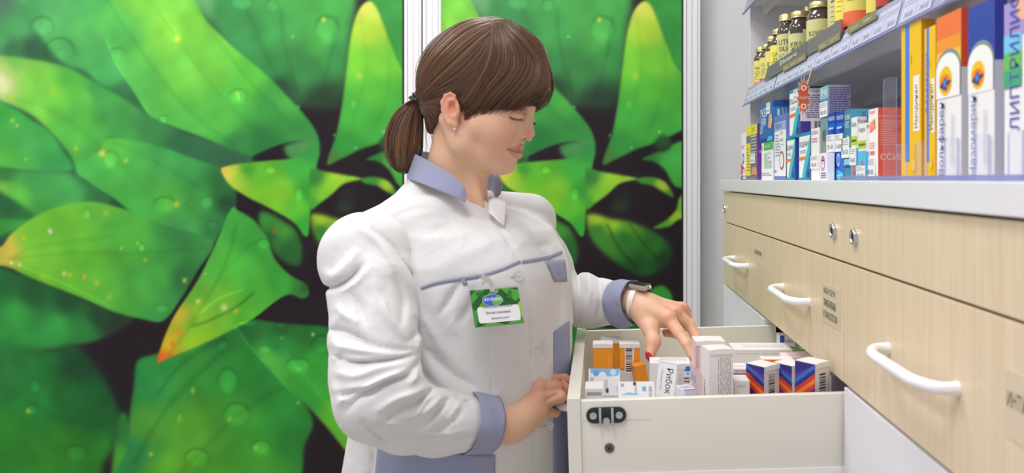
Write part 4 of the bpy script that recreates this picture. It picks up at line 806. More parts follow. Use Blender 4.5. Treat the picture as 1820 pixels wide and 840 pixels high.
# ---------------------------------------------------------------- sculpting volumes (signed distance fields -> mesh)
class Vol:
    def __init__(s, lo, hi, h):
        s.lo = np.array(lo, float); s.h = h; s.n = np.ceil((np.array(hi)-s.lo)/h).astype(int)+1
        s.V = np.full(s.n, .1, np.float32); s.ax = [(s.lo[i]+h*np.arange(s.n[i])).astype(np.float32) for i in range(3)]
    def sub(s, lo, hi):
        a = np.clip(np.floor((np.array(lo)-s.lo)/s.h).astype(int), 0, s.n); b = np.clip(np.ceil((np.array(hi)-s.lo)/s.h).astype(int)+1, 0, s.n)
        sl = tuple(slice(a[i], b[i]) for i in range(3))
        return sl, s.ax[0][sl[0]][:, None, None], s.ax[1][sl[1]][None, :, None], s.ax[2][sl[2]][None, None, :]
    def mix(s, sl, d, k, cut=False):
        v = s.V[sl]
        if v.size == 0: return
        d = d.astype(np.float32)
        if cut:
            h = np.clip(.5-.5*(v+d)/k, 0, 1); s.V[sl] = v+(-d-v)*h+k*h*(1-h)
        else:
            h = np.clip(.5+.5*(v-d)/k, 0, 1); s.V[sl] = v+(d-v)*h-k*h*(1-h)
    def cone(s, a, b, ra, rb, k=.008, cut=False, flat=None):
        """round cone a->b; flat=(axis vector, factor) squeezes the section along an axis"""
        a = np.array(a, float); b = np.array(b, float); r = max(ra, rb)+k+3*s.h
        sl, X, Y, Z = s.sub(np.minimum(a, b)-r, np.maximum(a, b)+r); ab = b-a; L = ab@ab+1e-12
        px, py, pz = X-a[0], Y-a[1], Z-a[2]
        t = np.clip((px*ab[0]+py*ab[1]+pz*ab[2])/L, 0, 1)
        qx, qy, qz = px-t*ab[0], py-t*ab[1], pz-t*ab[2]
        if flat is not None:
            n, f = flat; n = np.array(n, float); n /= np.linalg.norm(n); w = qx*n[0]+qy*n[1]+qz*n[2]
            g = 1/f-1; qx = qx+n[0]*w*g; qy = qy+n[1]*w*g; qz = qz+n[2]*w*g
        d = np.sqrt(qx*qx+qy*qy+qz*qz)-(ra+(rb-ra)*t)
        s.mix(sl, d, k, cut)
    def chain(s, pts, rs, k=.008, flat=None):
        for i in range(len(pts)-1): s.cone(pts[i], pts[i+1], rs[i], rs[i+1], k, flat=flat)
    def ell(s, c, r, k=.008, R=None, cut=False):
        c = np.array(c, float); r = np.array(r, float); m = r.max()+k+3*s.h
        sl, X, Y, Z = s.sub(c-m, c+m); p = (X-c[0], Y-c[1], Z-c[2])
        if R is not None:
            R = np.array(R, float); p = tuple(p[0]*R[i][0]+p[1]*R[i][1]+p[2]*R[i][2] for i in range(3))
        k0 = np.sqrt((p[0]/r[0])**2+(p[1]/r[1])**2+(p[2]/r[2])**2)
        k1 = np.sqrt((p[0]/r[0]**2)**2+(p[1]/r[1]**2)**2+(p[2]/r[2]**2)**2)+1e-9
        s.mix(sl, k0*(k0-1)/k1, k, cut)
    def mesh(s):
        V = s.V; n = V.shape; neg = V < 0
        c = [neg[i:n[0]-1+i, j:n[1]-1+j, k:n[2]-1+k] for i in (0, 1) for j in (0, 1) for k in (0, 1)]
        cnt = sum(x.astype(np.int8) for x in c); act = (cnt > 0) & (cnt < 8)
        I = np.argwhere(act); idx = -np.ones(act.shape, np.int32); idx[act] = np.arange(len(I))
        val = {}
        for i in (0, 1):
            for j in (0, 1):
                for k in (0, 1): val[(i, j, k)] = V[I[:, 0]+i, I[:, 1]+j, I[:, 2]+k]
        acc = np.zeros((len(I), 3)); w = np.zeros(len(I))
        for a in val:
            for ax in range(3):
                if a[ax]: continue
                b = list(a); b[ax] = 1; b = tuple(b); va, vb = val[a], val[b]; m = (va < 0) != (vb < 0)
                t = np.where(m, va/np.where(m, va-vb, 1), 0); p = np.tile(np.array(a, float), (len(I), 1)); p[:, ax] = t
                acc += p*m[:, None]; w += m
        P = s.lo+(I+acc/w[:, None])*s.h
        F = []
        for ax in range(3):
            u, v = [(1, 2), (2, 0), (0, 1)][ax]
            sa = [slice(None)]*3; sb = [slice(None)]*3; sa[ax] = slice(0, n[ax]-1); sb[ax] = slice(1, n[ax])
            cr = neg[tuple(sa)] != neg[tuple(sb)]; E = np.argwhere(cr)
            ok = (E[:, u] > 0) & (E[:, v] > 0) & (E[:, u] < n[u]-1) & (E[:, v] < n[v]-1); E = E[ok]
            def at(du, dv):
                q = E.copy(); q[:, u] += du; q[:, v] += dv; return idx[q[:, 0], q[:, 1], q[:, 2]]
            q = np.stack([at(-1, -1), at(0, -1), at(0, 0), at(-1, 0)], 1)
            fl = ~neg[E[:, 0], E[:, 1], E[:, 2]]; q[fl] = q[fl][:, ::-1]; F.append(q)
        F = np.vstack(F); F = F[(F >= 0).all(1)]
        return P, F
def relax(P, F, it=2, lam=.5):
    e = np.vstack([F[:, [0, 1]], F[:, [1, 2]], F[:, [2, 3]], F[:, [3, 0]]]); e = np.vstack([e, e[:, ::-1]])
    for _ in range(it):
        S = np.zeros_like(P); n = np.bincount(e[:, 0], minlength=len(P)).clip(1)
        for k in range(3): S[:, k] = np.bincount(e[:, 0], weights=P[e[:, 1], k], minlength=len(P))
        P = P+lam*(S/n[:, None]-P)
    return P
def np_mesh(name, P, F, m, col=None, parent=None):
    me = bpy.data.meshes.new(name); me.from_pydata(P.tolist(), [], F.tolist()); me.materials.append(m)
    me.polygons.foreach_set('use_smooth', [True]*len(me.polygons))
    if col is not None:
        at = me.color_attributes.new('Col', 'FLOAT_COLOR', 'POINT')
        at.data.foreach_set('color', np.hstack([col, np.ones((len(col), 1))]).astype(np.float32).ravel())
    me.update(); o = link(name, me)
    if parent is not None: o.parent = parent
    return o
def tree(P, F): return BVHTree.FromPolygons([tuple(p) for p in P], [tuple(f) for f in F])
EYE = Vector((0, 0, ZC))
def hit(bv, px, py, off=0):
    d = (pt(px, py, 1.0)-EYE).normalized(); r = bv.ray_cast(EYE, d)
    if r[0] is None: return None
    return r[0]-d*off if True else None
def proj(X, Y, Z): return VX+FPX*X/Y, VY-FPX*(Z-ZC)/Y
def pl_dist(U, Vv, pl):
    """distance in picture-like (x/y, z/y) space to a polyline, and parameter along it"""
    best = np.full(np.broadcast(U, Vv).shape, 1e9, np.float32); tt = np.zeros_like(best); n = len(pl)-1
    for i in range(n):
        (ax, ay), (bx, by) = pl[i], pl[i+1]; ex, ey = bx-ax, by-ay
        t = np.clip(((U-ax)*ex+(Vv-ay)*ey)/(ex*ex+ey*ey+1e-9), 0, 1); d = (U-ax-ex*t)**2+(Vv-ay-ey*t)**2
        m = d < best; best = np.where(m, d, best); tt = np.where(m, (i+t)/n, tt)
    return np.sqrt(best), tt
def crease(vol, pl, w, depth, ylim=None, sm=True):
    """presses (depth>0) or raises (depth<0) a fold along a line on the cloth"""
    P = catmull(pl, 4) if sm else np.array(pl, float)
    mx = P.max(0)+3*w; mn = P.min(0)-3*w
    # bounding box over the depth range of the volume
    ya, yb = (vol.ax[1][0], vol.ax[1][-1]) if ylim is None else ylim
    xs = [(u-VX)*y/FPX for u in (mn[0], mx[0]) for y in (ya, yb)]; zs = [ZC-(v-VY)*y/FPX for v in (mn[1], mx[1]) for y in (ya, yb)]
    sl, X, Y, Z = vol.sub((min(xs), ya, min(zs)), (max(xs), yb, max(zs)))
    V = vol.V[sl]; near = np.abs(V) < .02
    if not near.any(): return
    I = np.nonzero(near); x = X[I[0], 0, 0]; y = Y[0, I[1], 0]; z = Z[0, 0, I[2]]
    U, W_ = proj(x, y, z); d, t = pl_dist(U, W_, P)
    amp = np.sin(np.clip(t, .02, .98)*np.pi)**.6
    V[I] += depth*amp*(np.exp(-(d/w)**2) if depth < 0 else .55*np.exp(-(d/w)**2)+.6*np.exp(-d/(w*.55)))
# ---------------------------------------------------------------- the pharmacist
V3 = lambda *a: np.array(a, float)
def P_(px, py, Y): return np.array(pt(px, py, Y))
SKM = bpy.data.materials.new('skin'); SKM.use_nodes = True
def _skin():
    nt = SKM.node_tree; b = nt.nodes['Principled BSDF']; a = nt.nodes.new('ShaderNodeVertexColor'); a.layer_name = 'Col'
    n = nt.nodes.new('ShaderNodeTexNoise'); n.inputs['Scale'].default_value = 45; n.inputs['Detail'].default_value = 5
    hs = nt.nodes.new('ShaderNodeHueSaturation'); mr = nt.nodes.new('ShaderNodeMapRange'); mr.inputs[3].default_value = .93; mr.inputs[4].default_value = 1.06
    nt.links.new(n.outputs[0], mr.inputs[0]); nt.links.new(mr.outputs[0], hs.inputs['Value']); nt.links.new(a.outputs[0], hs.inputs['Color'])
    nt.links.new(hs.outputs[0], b.inputs['Base Color']); b.inputs['Roughness'].default_value = .48; b.inputs['Specular IOR Level'].default_value = .35
    b.inputs['Subsurface Weight'].default_value = .25; b.inputs['Subsurface Radius'].default_value = (1, .4, .25); b.inputs['Subsurface Scale'].default_value = .006
    t = nt.nodes.new('ShaderNodeTexCoord'); n2 = nt.nodes.new('ShaderNodeTexNoise'); n2.inputs['Scale'].default_value = 500
    bp = nt.nodes.new('ShaderNodeBump'); bp.inputs['Strength'].default_value = .06; bp.inputs['Distance'].default_value = .001
    nt.links.new(t.outputs['Object'], n2.inputs[0]); nt.links.new(n2.outputs[0], bp.inputs['Height']); nt.links.new(bp.outputs[0], b.inputs['Normal'])
_skin()
SKIN = srgb((226, 182, 154)); RED_ = srgb((222, 132, 116))

# head frame: a = towards the nose, v = down, w = towards her right (the viewer)
YH = 1.28; SH = YH/FPX; ang = math.radians(11)
HF = V3(math.cos(ang), -math.sin(ang), 0); HR = V3(-math.sin(ang), -math.cos(ang), 0); HC = P_(865, 190, YH)
def H(px, py, w=0):
    a = (px-865)/HF[0]; v = py-190
    return HC+SH*(a*HF+w*HR)+V3(0, 0, -v*SH)
def HU(px, py, w):
    """like H, but corrected so that the point appears at (px, py) although it lies w px nearer the viewer"""
    Y = H(px, py, w)[1]; k = Y/YH
    return H(VX+(px-VX)*k+w*HR[0]*-1.0*k*0+0, VY+(py-VY)*k, w)-0
def HP(px, py, w):
    # solve for the (a, v) whose projection is (px, py)
    a, v = px, py
    for _ in range(6):
        p = H(a, v, w); u, q = proj(*p); a += (px-u); v += (py-q)
    return H(a, v, w)
RH = np.array([HF, HR, [0, 0, 1]])
def Rt(deg):
    """head frame pitched by deg (nose down)"""
    t = math.radians(deg); f = HF*math.cos(t)-V3(0, 0, 1)*math.sin(t); u = HF*math.sin(t)+V3(0, 0, 1)*math.cos(t)
    return np.array([f, HR, u])
s = SH
hv = Vol((-.34, 1.12, ZC-.16), (-.07, 1.45, ZC+.25), .0015)
hv.ell(H(862, 150), (96*s, 76*s, 96*s), .01, RH)                 # skull
hv.ell(H(893, 215), (50*s, 60*s, 62*s), .02, Rt(20))            # face block
hv.ell(H(905, 185), (36*s, 56*s, 40*s), .02, Rt(20))            # forehead
hv.cone(H(905, 178, 30), H(905, 178, -30), 20*s, 20*s, .015)
for w in (1, -1):
    hv.cone(H(838, 255, 48*w), H(893, 290, 18*w), 17*s, 14*s, .028)   # jaw
    hv.cone(H(815, 215, 56*w), H(838, 260, 50*w), 14*s, 16*s, .02)
    hv.ell(H(896, 245, 34*w), (25*s, 24*s, 27*s), .02, Rt(20))       # cheek
    hv.cone(H(868, 228, 52*w), H(892, 232, 44*w), 16*s, 16*s, .02)     # cheekbone
hv.ell(H(850, 285, 0), (40*s, 38*s, 22*s), .03, Rt(-5))               # under chin
hv.cone(H(897, 292, 9), H(897, 292, -9), 14.5*s, 14.5*s, .014)      # chin
hv.cone(H(908, 268, 12), H(908, 268, -12), 13*s, 13*s, .014)        # mouth mound
hv.cone(H(909, 284, 8), H(909, 284, -8), 4*s, 4*s, .006, cut=False)
# nose
hv.chain([H(930, 192), H(934.5, 206), H(940, 224), H(944, 238)], [10*s, 7.5*s, 7.5*s, 8.3*s], .007)
for w in (1, -1): hv.cone(H(925, 232, 14*w), H(913, 226, 28*w), 8*s, 10*s, .016)
hv.cone(H(937, 247.0), H(931, 249), 4*s, 4*s, .004)
for w in (1, -1): hv.ell(H(936, 203, 29*w), (9*s, 10*s, 11*s), .016, Rt(10), cut=True)
hv.cone(H(924, 284.5, 10), H(924, 284.5, -10), 4.2*s, 4.2*s, .008, cut=True)       # dip under the lip
hv.cone(H(936.5, 256, 1.6), H(937.5, 262, 1.6), 1.6*s, 1.8*s, .004, cut=True)
_P, _F = hv.mesh(); bv0 = tree(_P, _F)
def hs(px, py, inn=0):
    """point on the face surface as seen at (px, py), pushed inn px under the skin"""
    h = hit(bv0, px, py, 0); return np.array(h)+HR*(-inn*s)
def mir(p): return p-2*((p-HC)@HR)*HR
def both(f, *pts):
    f(*pts); f(*[mir(p) for p in pts])
# nose wing, its crease and the nostril
both(lambda c: hv.ell(c, (9*s, 7.5*s, 6.8*s), .003, Rt(30)), hs(930.0, 242.5, -1.0))
for q in (((923, 233), (919.5, 240), (921, 247), (927, 250.5)),):
    for (x0, y0_), (x1, y1_) in zip(q[:-1], q[1:]): both(lambda a, b: hv.cone(a, b, 1.8*s, 1.8*s, .003, cut=True), hs(x0, y0_, -.1), hs(x1, y1_, -.3))
both(lambda a, b: hv.cone(a, b, 2.0*s, 1.6*s, .0016, cut=True), hs(930.5, 247.6, -.5), hs(936, 248.8, 1))
# fold from the nose wing to the mouth corner, faint
for q in (((917, 246), (908, 254), (900, 264)),):
    for (x0, y0_), (x1, y1_) in zip(q[:-1], q[1:]): both(lambda a, b: hv.cone(a, b, 1.2*s, 1.2*s, .008, cut=True), hs(x0, y0_, -.6), hs(x1, y1_, -.6))
# lowered lid with its fold
both(lambda c: hv.ell(c, (13*s, 10*s, 10.5*s), .006, Rt(12)), hs(915.5, 205, 6.5))
_P, _F = hv.mesh(); bv0 = tree(_P, _F)
lidF = [(904.5, 203), (909, 198.5), (916, 196.5), (924, 198.5), (929, 203)]
lidE = [(906, 207), (911, 210), (917, 212), (923, 212.3), (928, 211)]
for q, r_, k_ in ((lidF, 1.0, .0024), (lidE, 1.0, .002)):
    for (x0, y0_), (x1, y1_) in zip(q[:-1], q[1:]): both(lambda a, b: hv.cone(a, b, r_*s, r_*s, k_, cut=True), hs(x0, y0_, -.2), hs(x1, y1_, -.2))
# lips laid on the surface
U_ = [(902.5, 264.6, .3, 1.4), (909, 264.2, .6, 2.4), (916, 263.4, 1.0, 3.2), (923, 262.0, 1.3, 3.8), (929.3, 261.6, 2.6, 3.8)]
L_ = [(903, 267.0, .4, 1.4), (908, 270.6, .9, 3.2), (914, 274.2, 1.4, 4.6), (920, 276.0, 1.8, 5.0), (925.0, 276.0, 3.6, 5.2)]
M_ = [(901.5, 265.4), (908, 266.8), (914, 268.6), (920, 269.8), (926, 268.6), (930.5, 267.2)]
def hs2(x, y, i=0):
    h = hit(bv0, x, y, 0)
    return hs(x, y, i) if h is not None else H(x-i*.6, y, 2)
lipU = [hs2(x, y, i) for x, y, i, r in U_]; lipL = [hs2(x, y, i) for x, y, i, r in L_]
for pts, rr in ((lipU, [q[3] for q in U_]), (lipL, [q[3] for q in L_])):
    hv.chain(pts, [r*s for r in rr], .003); hv.chain([mir(p) for p in pts], [r*s for r in rr], .003); hv.cone(pts[-1], mir(pts[-1]), rr[-1]*s, rr[-1]*s, .003)
_P, _F = hv.mesh(); bv0 = tree(_P, _F)
mline = [hs2(x, y, -.2) for x, y in M_]
for a_, b_ in zip(mline[:-1], mline[1:]): both(lambda a, b: hv.cone(a, b, 1.5*s, 1.5*s, .0016, cut=True), a_, b_)
lidEp = [hs(x, y, 0) for x, y in lidE]; lidFp = [hs(x, y, 0) for x, y in lidF]
# neck, shoulders inside the coat
hv.cone(H(822, 215, 0), P_(806, 345, 1.31), 50*s, 50*s, .02)
hv.cone(P_(812, 300, 1.30), P_(824, 380, 1.295), 47*s, 46*s, .02)
hv.cone(H(832, 275, 20), P_(856, 376, 1.258), 9*s, 7*s, .02)
hv.cone(P_(830, 385, 1.31), P_(840, 430, 1.31), 28*s, 28*s, .02)
# ear (camera side) and the far ear
for w, sg in ((74, 1), (-74, -1)):
    c = HP(802, 196, w) if sg > 0 else H(802, 196, w); e = lambda dx, dy, dw: c+s*(dx*HF+dw*sg*HR)+V3(0, 0, -dy*s)
    hv.ell(e(0, -5, -1), (15*s, 6*s, 23*s), .004, Rt(-14))
    hv.ell(e(4, 22, -2), (7.5*s, 5*s, 11*s), .005, Rt(-5))
    hv.ell(e(3, -4, 6), (9*s, 9*s, 16*s), .003, Rt(-14), cut=True)
    rim = [(8, -24), (0, -29), (-9, -25), (-15, -14), (-14, 0), (-9, 12), (-2, 22)]
    hv.chain([e(x, y, 2) for x, y in rim], [2.6*s, 3*s, 3.3*s, 3.3*s, 3*s, 3*s, 4.5*s], .003)
    hv.chain([e(10, -6, 1), e(12, 4, 2), e(9, 10, 2), e(3, 9, 2)], [2.6*s, 3*s, 3*s, 2.4*s], .003)
    hv.chain([e(6, -18, 2), e(-3, -16, 2), e(-7, -6, 2), e(-4, 5, 1)], [2*s, 2.3*s, 2.3*s, 2*s], .003)
    hv.ell(e(6, 2, 3), (4*s, 5*s, 6*s), .003, RH, cut=True)
hP, hF = hv.mesh(); hP = relax(hP, hF, 2, .45)
def skin_col(P, spots):
    c = np.tile(SKIN, (len(P), 1))
    U, W_ = proj(P[:, 0], P[:, 1], P[:, 2])
    for kind, data, r, col, amt in spots:
        if kind == 'c':
            d = np.full(len(P), 9.)
            for (a, ra), (b, rb) in zip(data[:-1], data[1:]):
                a = np.array(a); b = np.array(b); t = np.clip(((P-a)@(b-a))/((b-a)@(b-a)), 0, 1); d = np.minimum(d, np.linalg.norm(P-a-t[:, None]*(b-a), axis=1)/((ra+(rb-ra)*t)*s*1.22+.0003))
            w = (amt*np.exp(-d**8))[:, None]; c = c*(1-w)+srgb(col)*w; continue
        if kind == 'p': d = np.linalg.norm(P-np.array(data), axis=1)
        else:
            d = np.full(len(P), 9.)
            for a, b in zip(data[:-1], data[1:]):
                a = np.array(a); b = np.array(b); t = np.clip(((P-a)@(b-a))/((b-a)@(b-a)), 0, 1); d = np.minimum(d, np.linalg.norm(P-a-t[:, None]*(b-a), axis=1))
        w = (amt*np.exp(-(d/r)**4 if kind == 'l' else -(d/r)**2))[:, None]; c = c*(1-w)+srgb(col)*w
    return c
spots = [('p', HP(905, 240, 50), .026, (226, 150, 128), .40), ('p', H(945, 240), .012, (226, 150, 130), .4), ('p', HP(803, 180, 76), .028, (226, 128, 100), .55), ('p', HP(820, 300, 50), .04, (238, 200, 160), .5)]
for g in (lambda p: p, mir):
    spots.append(('c', [(g(p), q[3]) for p, q in zip(lipU, U_)]+[(lipU[-1]*.5+mir(lipU[-1])*.5, 3.8)], 0, (194, 122, 110), .8)); spots.append(('c', [(g(p), q[3]) for p, q in zip(lipL, L_)]+[(lipL[-1]*.5+mir(lipL[-1])*.5, 5.2)], 0, (204, 132, 118), .8))
    spots.append(('l', [g(p) for p in mline], .0013, (112, 54, 50), .85)); spots.append(('l', [g(p) for p in lidEp], .0009, (110, 74, 60), .6))
    spots.append(('l', [g(p) for p in lidFp], .0010, (180, 126, 104), .4)); spots.append(('p', g(hs(933.5, 247.8)), .0030, (84, 38, 32), .8))
hC = skin_col(hP, spots)

# ---- hands ----
def hand(vol, wrist, palm, fingers, thumb, rw=.021, flat=None):
    """palm: list of (a, b, ra, rb); fingers: list of (points, radii)"""
    for a, b, ra, rb in palm: vol.cone(a, b, ra, rb, .012)
    for pts, rs in fingers: vol.chain(pts, rs, .0035)
    vol.chain(thumb[0], thumb[1], .006)
# her left hand in the drawer (palm down, thumb nearest the viewer)
lw = P_(1128, 536, 1.415)
lv = Vol((-.08, 1.20, ZC-.36), (.26, 1.62, ZC-.12), .0014)
lK = [P_(1189, 566, 1.365), P_(1201, 556, 1.39), P_(1212, 549, 1.412), P_(1217, 553, 1.436)]     # knuckles index..little
lv.cone(P_(1092, 535, 1.445), lw, .026, .024, .01, flat=((0, -.4, 1), .82)); lv.cone(lw, P_(1150, 545, 1.41), .0245, .024, .012)
for k, (r0, r1) in zip(lK, ((.021, .0125), (.020, .012), (.019, .0115), (.018, .0105))):
    lv.cone(P_(1150, 545, 1.405)+(k-lK[1])*.35, k, r0, r1, .010)
lv.cone(P_(1152, 556, 1.39), P_(1176, 566, 1.38), .020, .014, .012)
lv.chain([lK[0], P_(1206, 590, 1.345), P_(1221, 611, 1.325), P_(1231, 634, 1.310)], [.0122, .0098, .0088, .0072], .004)
lv.chain([lK[1], P_(1226, 577, 1.385), P_(1238, 600, 1.37), P_(1246, 624, 1.355)], [.0118, .0098, .0088, .0072], .004)
lv.chain([lK[2], P_(1222, 575, 1.42), P_(1200, 592, 1.425), P_(1184, 592, 1.42)], [.0112, .0092, .0082, .0066], .004)
lv.chain([lK[3], P_(1222, 572, 1.445), P_(1204, 586, 1.455), P_(1182, 588, 1.455)], [.0102, .0084, .0074, .006], .004)
lv.chain([P_(1140, 556, 1.395), P_(1156, 583, 1.365), P_(1162, 608, 1.34), P_(1156, 630, 1.325)], [.020, .0142, .0112, .0086], .008)
for k in lK: lv.ell(k+V3(0, -.003, .0035), (.009, .009, .0085), .006)
for a, b in ((lK[0], lK[1]), (lK[1], lK[2]), (lK[2], lK[3])): lv.cone((a+b)/2+V3(.006, -.004, .010), (a+b)/2+V3(.018, -.004, -.004), .0022, .003, .005, cut=True)
lP, lF = lv.mesh(); lP = relax(lP, lF, 1, .4)
lC = skin_col(lP, [('p', k+V3(0, -.008, .006), .012, (226, 140, 124), .5) for k in lK]+[('p', P_(1156, 630, 1.325), .016, (226, 140, 124), .5), ('p', P_(1162, 606, 1.33), .010, (222, 150, 130), .3), ('p', P_(1184, 592, 1.42), .03, (214, 120, 110), .5)])
# her right hand on the drawer handle
rw_ = P_(893, 752, 1.155)
rv = Vol((-.24, 1.04, ZC-.46), (.0, 1.36, ZC-.22), .0014)
rK = [P_(967, 668, 1.262), P_(959, 672, 1.232), P_(955, 688, 1.208), P_(955, 710, 1.192)]     # index (far) .. little (near)
rv.cone(P_(850, 752, 1.13), rw_, .026, .0245, .01); rv.cone(rw_, P_(918, 742, 1.175), .0245, .024, .012)
for k, (r0, r1) in zip(rK, ((.019, .0115), (.021, .0125), (.021, .0125), (.019, .012))):
    rv.cone(P_(915, 742, 1.175)+(k-rK[2])*.35, k, r0, r1, .010)
rv.cone(P_(905, 752, 1.165), P_(938, 728, 1.185), .0245, .021, .012); rv.cone(P_(905, 757, 1.165), P_(958, 728, 1.195), .022, .014, .012); rv.cone(P_(918, 758, 1.175), P_(950, 742, 1.195), .018, .013, .012)
HX = DX-.030
def onh(y, dx=0, dz=0): return V3(HX+dx, y, HZ+dz-.004)
rv.chain([rK[0], P_(1004, 672, 1.285), onh(1.298, -.006, .006), onh(1.296, .010, -.008), onh(1.293, .004, -.020)], [.0118, .0098, .0085, .0078, .0068], .004)
rv.chain([rK[1], P_(1003, 676, 1.262), onh(1.274, -.010, .008), onh(1.272, .010, -.010), onh(1.270, .000, -.022)], [.0122, .0102, .0088, .008, .007], .004)
rv.chain([rK[2], P_(1001, 690, 1.243), onh(1.250, -.012, .006), onh(1.250, -.004, -.013), onh(1.251, .008, -.018)], [.0120, .0100, .0088, .0078, .0068], .004)
rv.chain([rK[3], P_(996, 705, 1.222), onh(1.230, -.014, -.001), onh(1.231, -.003, -.016), onh(1.234, .006, -.018)], [.0110, .0094, .0084, .0074, .0064], .004)
rv.chain([P_(918, 742, 1.20), P_(950, 735, 1.235), P_(975, 735, 1.262), onh(1.285, -.018, -.016)], [.017, .0135, .0105, .0085], .008)
for k in rK: rv.ell(k+V3(0, -.004, .004), (.009, .009, .0085), .006)
for (x0, y0_, Y0), (x1, y1_, Y1) in (((972, 716, 1.192), (992, 699, 1.212)),):
    rv.cone(P_(x0, y0_-6, Y0), P_(x1, y1_, Y1), .0020, .0024, .006, cut=True)
rP, rF = rv.mesh(); rP = relax(rP, rF, 1, .4)
rC = skin_col(rP, [('p', k+V3(0, -.008, .006), .013, (228, 144, 128), .5) for k in rK]+[('p', P_(1003, 680, 1.24), .03, (222, 132, 120), .5), ('p', P_(930, 755, 1.15), .03, (238, 196, 160), .4)])

# torso core and legs inside the clothes
TC = V3(-.224, 1.31, 0); TS = V3(.545, .839, 0); TF = V3(.839, -.545, 0)
bv_ = Vol((-.56, .92, 0.0), (.16, 1.70, ZC-.05), .010)
cz = lambda z: TC+V3(0, 0, ZC+z)
for z0_, z1_, r0, r1 in ((-.21, -.30, .085, .09), (-.30, -.50, .09, .105), (-.50, -.60, .11, .11)): 
    for sd in (-.06, .06): bv_.cone(cz(z0_)+TS*sd, cz(z1_)+TS*sd, r0-.01, r1-.01, .04)
for sd in (-.085, .085):
    hip = V3(*(TC+TS*sd)[:2], .68); kn = V3(*(TC+TS*sd+TF*.01)[:2], .40); an = V3(*(TC+TS*sd-TF*.01)[:2], .07)
    bv_.chain([hip, kn, an], [.085, .055, .038], .03); bv_.cone(an+V3(0, 0, -.025), an+TF*.13+V3(0, 0, -.035), .034, .030, .02)
shR = P_(648, 440, 1.16); elR = P_(672, 712, 1.03); shL = P_(935, 415, 1.43); elL = P_(992, 526, 1.51)
bv_.chain([shR+V3(0, 0, -.02), elR, P_(850, 752, 1.135)], [.028, .026, .022], .01); bv_.chain([shL+V3(0, 0, -.02), elL, P_(1085, 535, 1.452)], [.028, .026, .022], .01)
bv_.cone(shR+V3(0, 0, -.04), shL+V3(0, 0, -.04), .030, .030, .02)
bP, bF = bv_.mesh(); bP = relax(bP, bF, 2, .5); bC = np.tile(SKIN, (len(bP), 1))
PP = []; FF = []; CC = []; o_ = 0
for P, F, C in ((hP, hF, hC), (lP, lF, lC), (rP, rF, rC), (bP, bF, bC)):
    PP.append(P); FF.append(F+o_); CC.append(C); o_ += len(P)
person = np_mesh('person', np.vstack(PP), np.vstack(FF), SKM, np.vstack(CC))
tag(person, 'woman in a white pharmacy coat with a brown ponytail looking down into an open drawer', 'person')
bm_ = MB()
def small(name, label=None, parent=None, mb=None):
    o = mb.build(name); o.parent = parent or person
    if label: o['label'] = label
    return o

# ---- the coat ----
CLO = bpy.data.materials.new('coat_cotton'); CLO.use_nodes = True
def cloth(m, c):
    nt = m.node_tree; b = nt.nodes['Principled BSDF']; b.inputs['Base Color'].default_value = (*srgb(c), 1); b.inputs['Roughness'].default_value = .75
    b.inputs['Sheen Weight'].default_value = .15; b.inputs['Specular IOR Level'].default_value = .25
    t = nt.nodes.new('ShaderNodeTexCoord'); n = nt.nodes.new('ShaderNodeTexNoise'); n.inputs['Scale'].default_value = 22; n.inputs['Detail'].default_value = 4
    n2 = nt.nodes.new('ShaderNodeTexNoise'); n2.inputs['Scale'].default_value = 900
    ad = nt.nodes.new('ShaderNodeMath'); ad.operation = 'MULTIPLY_ADD'; ad.inputs[1].default_value = .12
    nt.links.new(t.outputs['Object'], n.inputs[0]); nt.links.new(t.outputs['Object'], n2.inputs[0]); nt.links.new(n2.outputs[0], ad.inputs[0]); nt.links.new(n.outputs[0], ad.inputs[2])
    bp = nt.nodes.new('ShaderNodeBump'); bp.inputs['Strength'].default_value = .3; bp.inputs['Distance'].default_value = .003
    nt.links.new(ad.outputs[0], bp.inputs['Height'])
    # creased cotton: ridged noise
    n3 = nt.nodes.new('ShaderNodeTexNoise'); n3.inputs['Scale'].default_value = 11; n3.inputs['Detail'].default_value = 2.5; n3.inputs['Distortion'].default_value = .6
    nt.links.new(t.outputs['Object'], n3.inputs[0]); sb = nt.nodes.new('ShaderNodeMath'); sb.operation = 'SUBTRACT'; sb.inputs[1].default_value = .5; ab_ = nt.nodes.new('ShaderNodeMath'); ab_.operation = 'ABSOLUTE'
    nt.links.new(n3.outputs[0], sb.inputs[0]); nt.links.new(sb.outputs[0], ab_.inputs[0])
    b2 = nt.nodes.new('ShaderNodeBump'); b2.inputs['Strength'].default_value = .42; b2.inputs['Distance'].default_value = .022; b2.invert = True
    nt.links.new(ab_.outputs[0], b2.inputs['Height']); nt.links.new(bp.outputs[0], b2.inputs['Normal']); nt.links.new(b2.outputs[0], b.inputs['Normal'])
cloth(CLO, (222, 222, 223))
GRM = bpy.data.materials.new('coat_grey_blue'); GRM.use_nodes = True; cloth(GRM, (146, 152, 180))
CL = (-.56, .90, ZC-.80); CHI = (.16, 1.68, ZC+.03)
tv = Vol(CL, CHI, .0034)
def loftv(vol, secs, pw=2.3):
    """stack of rounded sections (z, centre offset along F, half width, half depth)"""
    zs = np.array([q[0] for q in secs]); o = np.argsort(zs)
    sl, X, Y, Z = vol.sub((vol.lo[0], vol.lo[1], ZC+zs.min()-.01), (vol.ax[0][-1], vol.ax[1][-1], ZC+zs.max()))
    g = lambda i: np.interp(Z-ZC, zs[o], np.array([q[i] for q in secs])[o])
    off, a, b, ox = g(1), g(2), g(3), g(4)
    dx, dy = X-TC[0]-ox, Y-TC[1]
    p = dx*TS[0]+dy*TS[1]; q = dx*TF[0]+dy*TF[1]-off
    r = (np.abs(p/a)**pw+np.abs(q/b)**pw)**(1/pw)
    vol.mix(sl, (r-1)*np.minimum(a, b)*.9, .004)
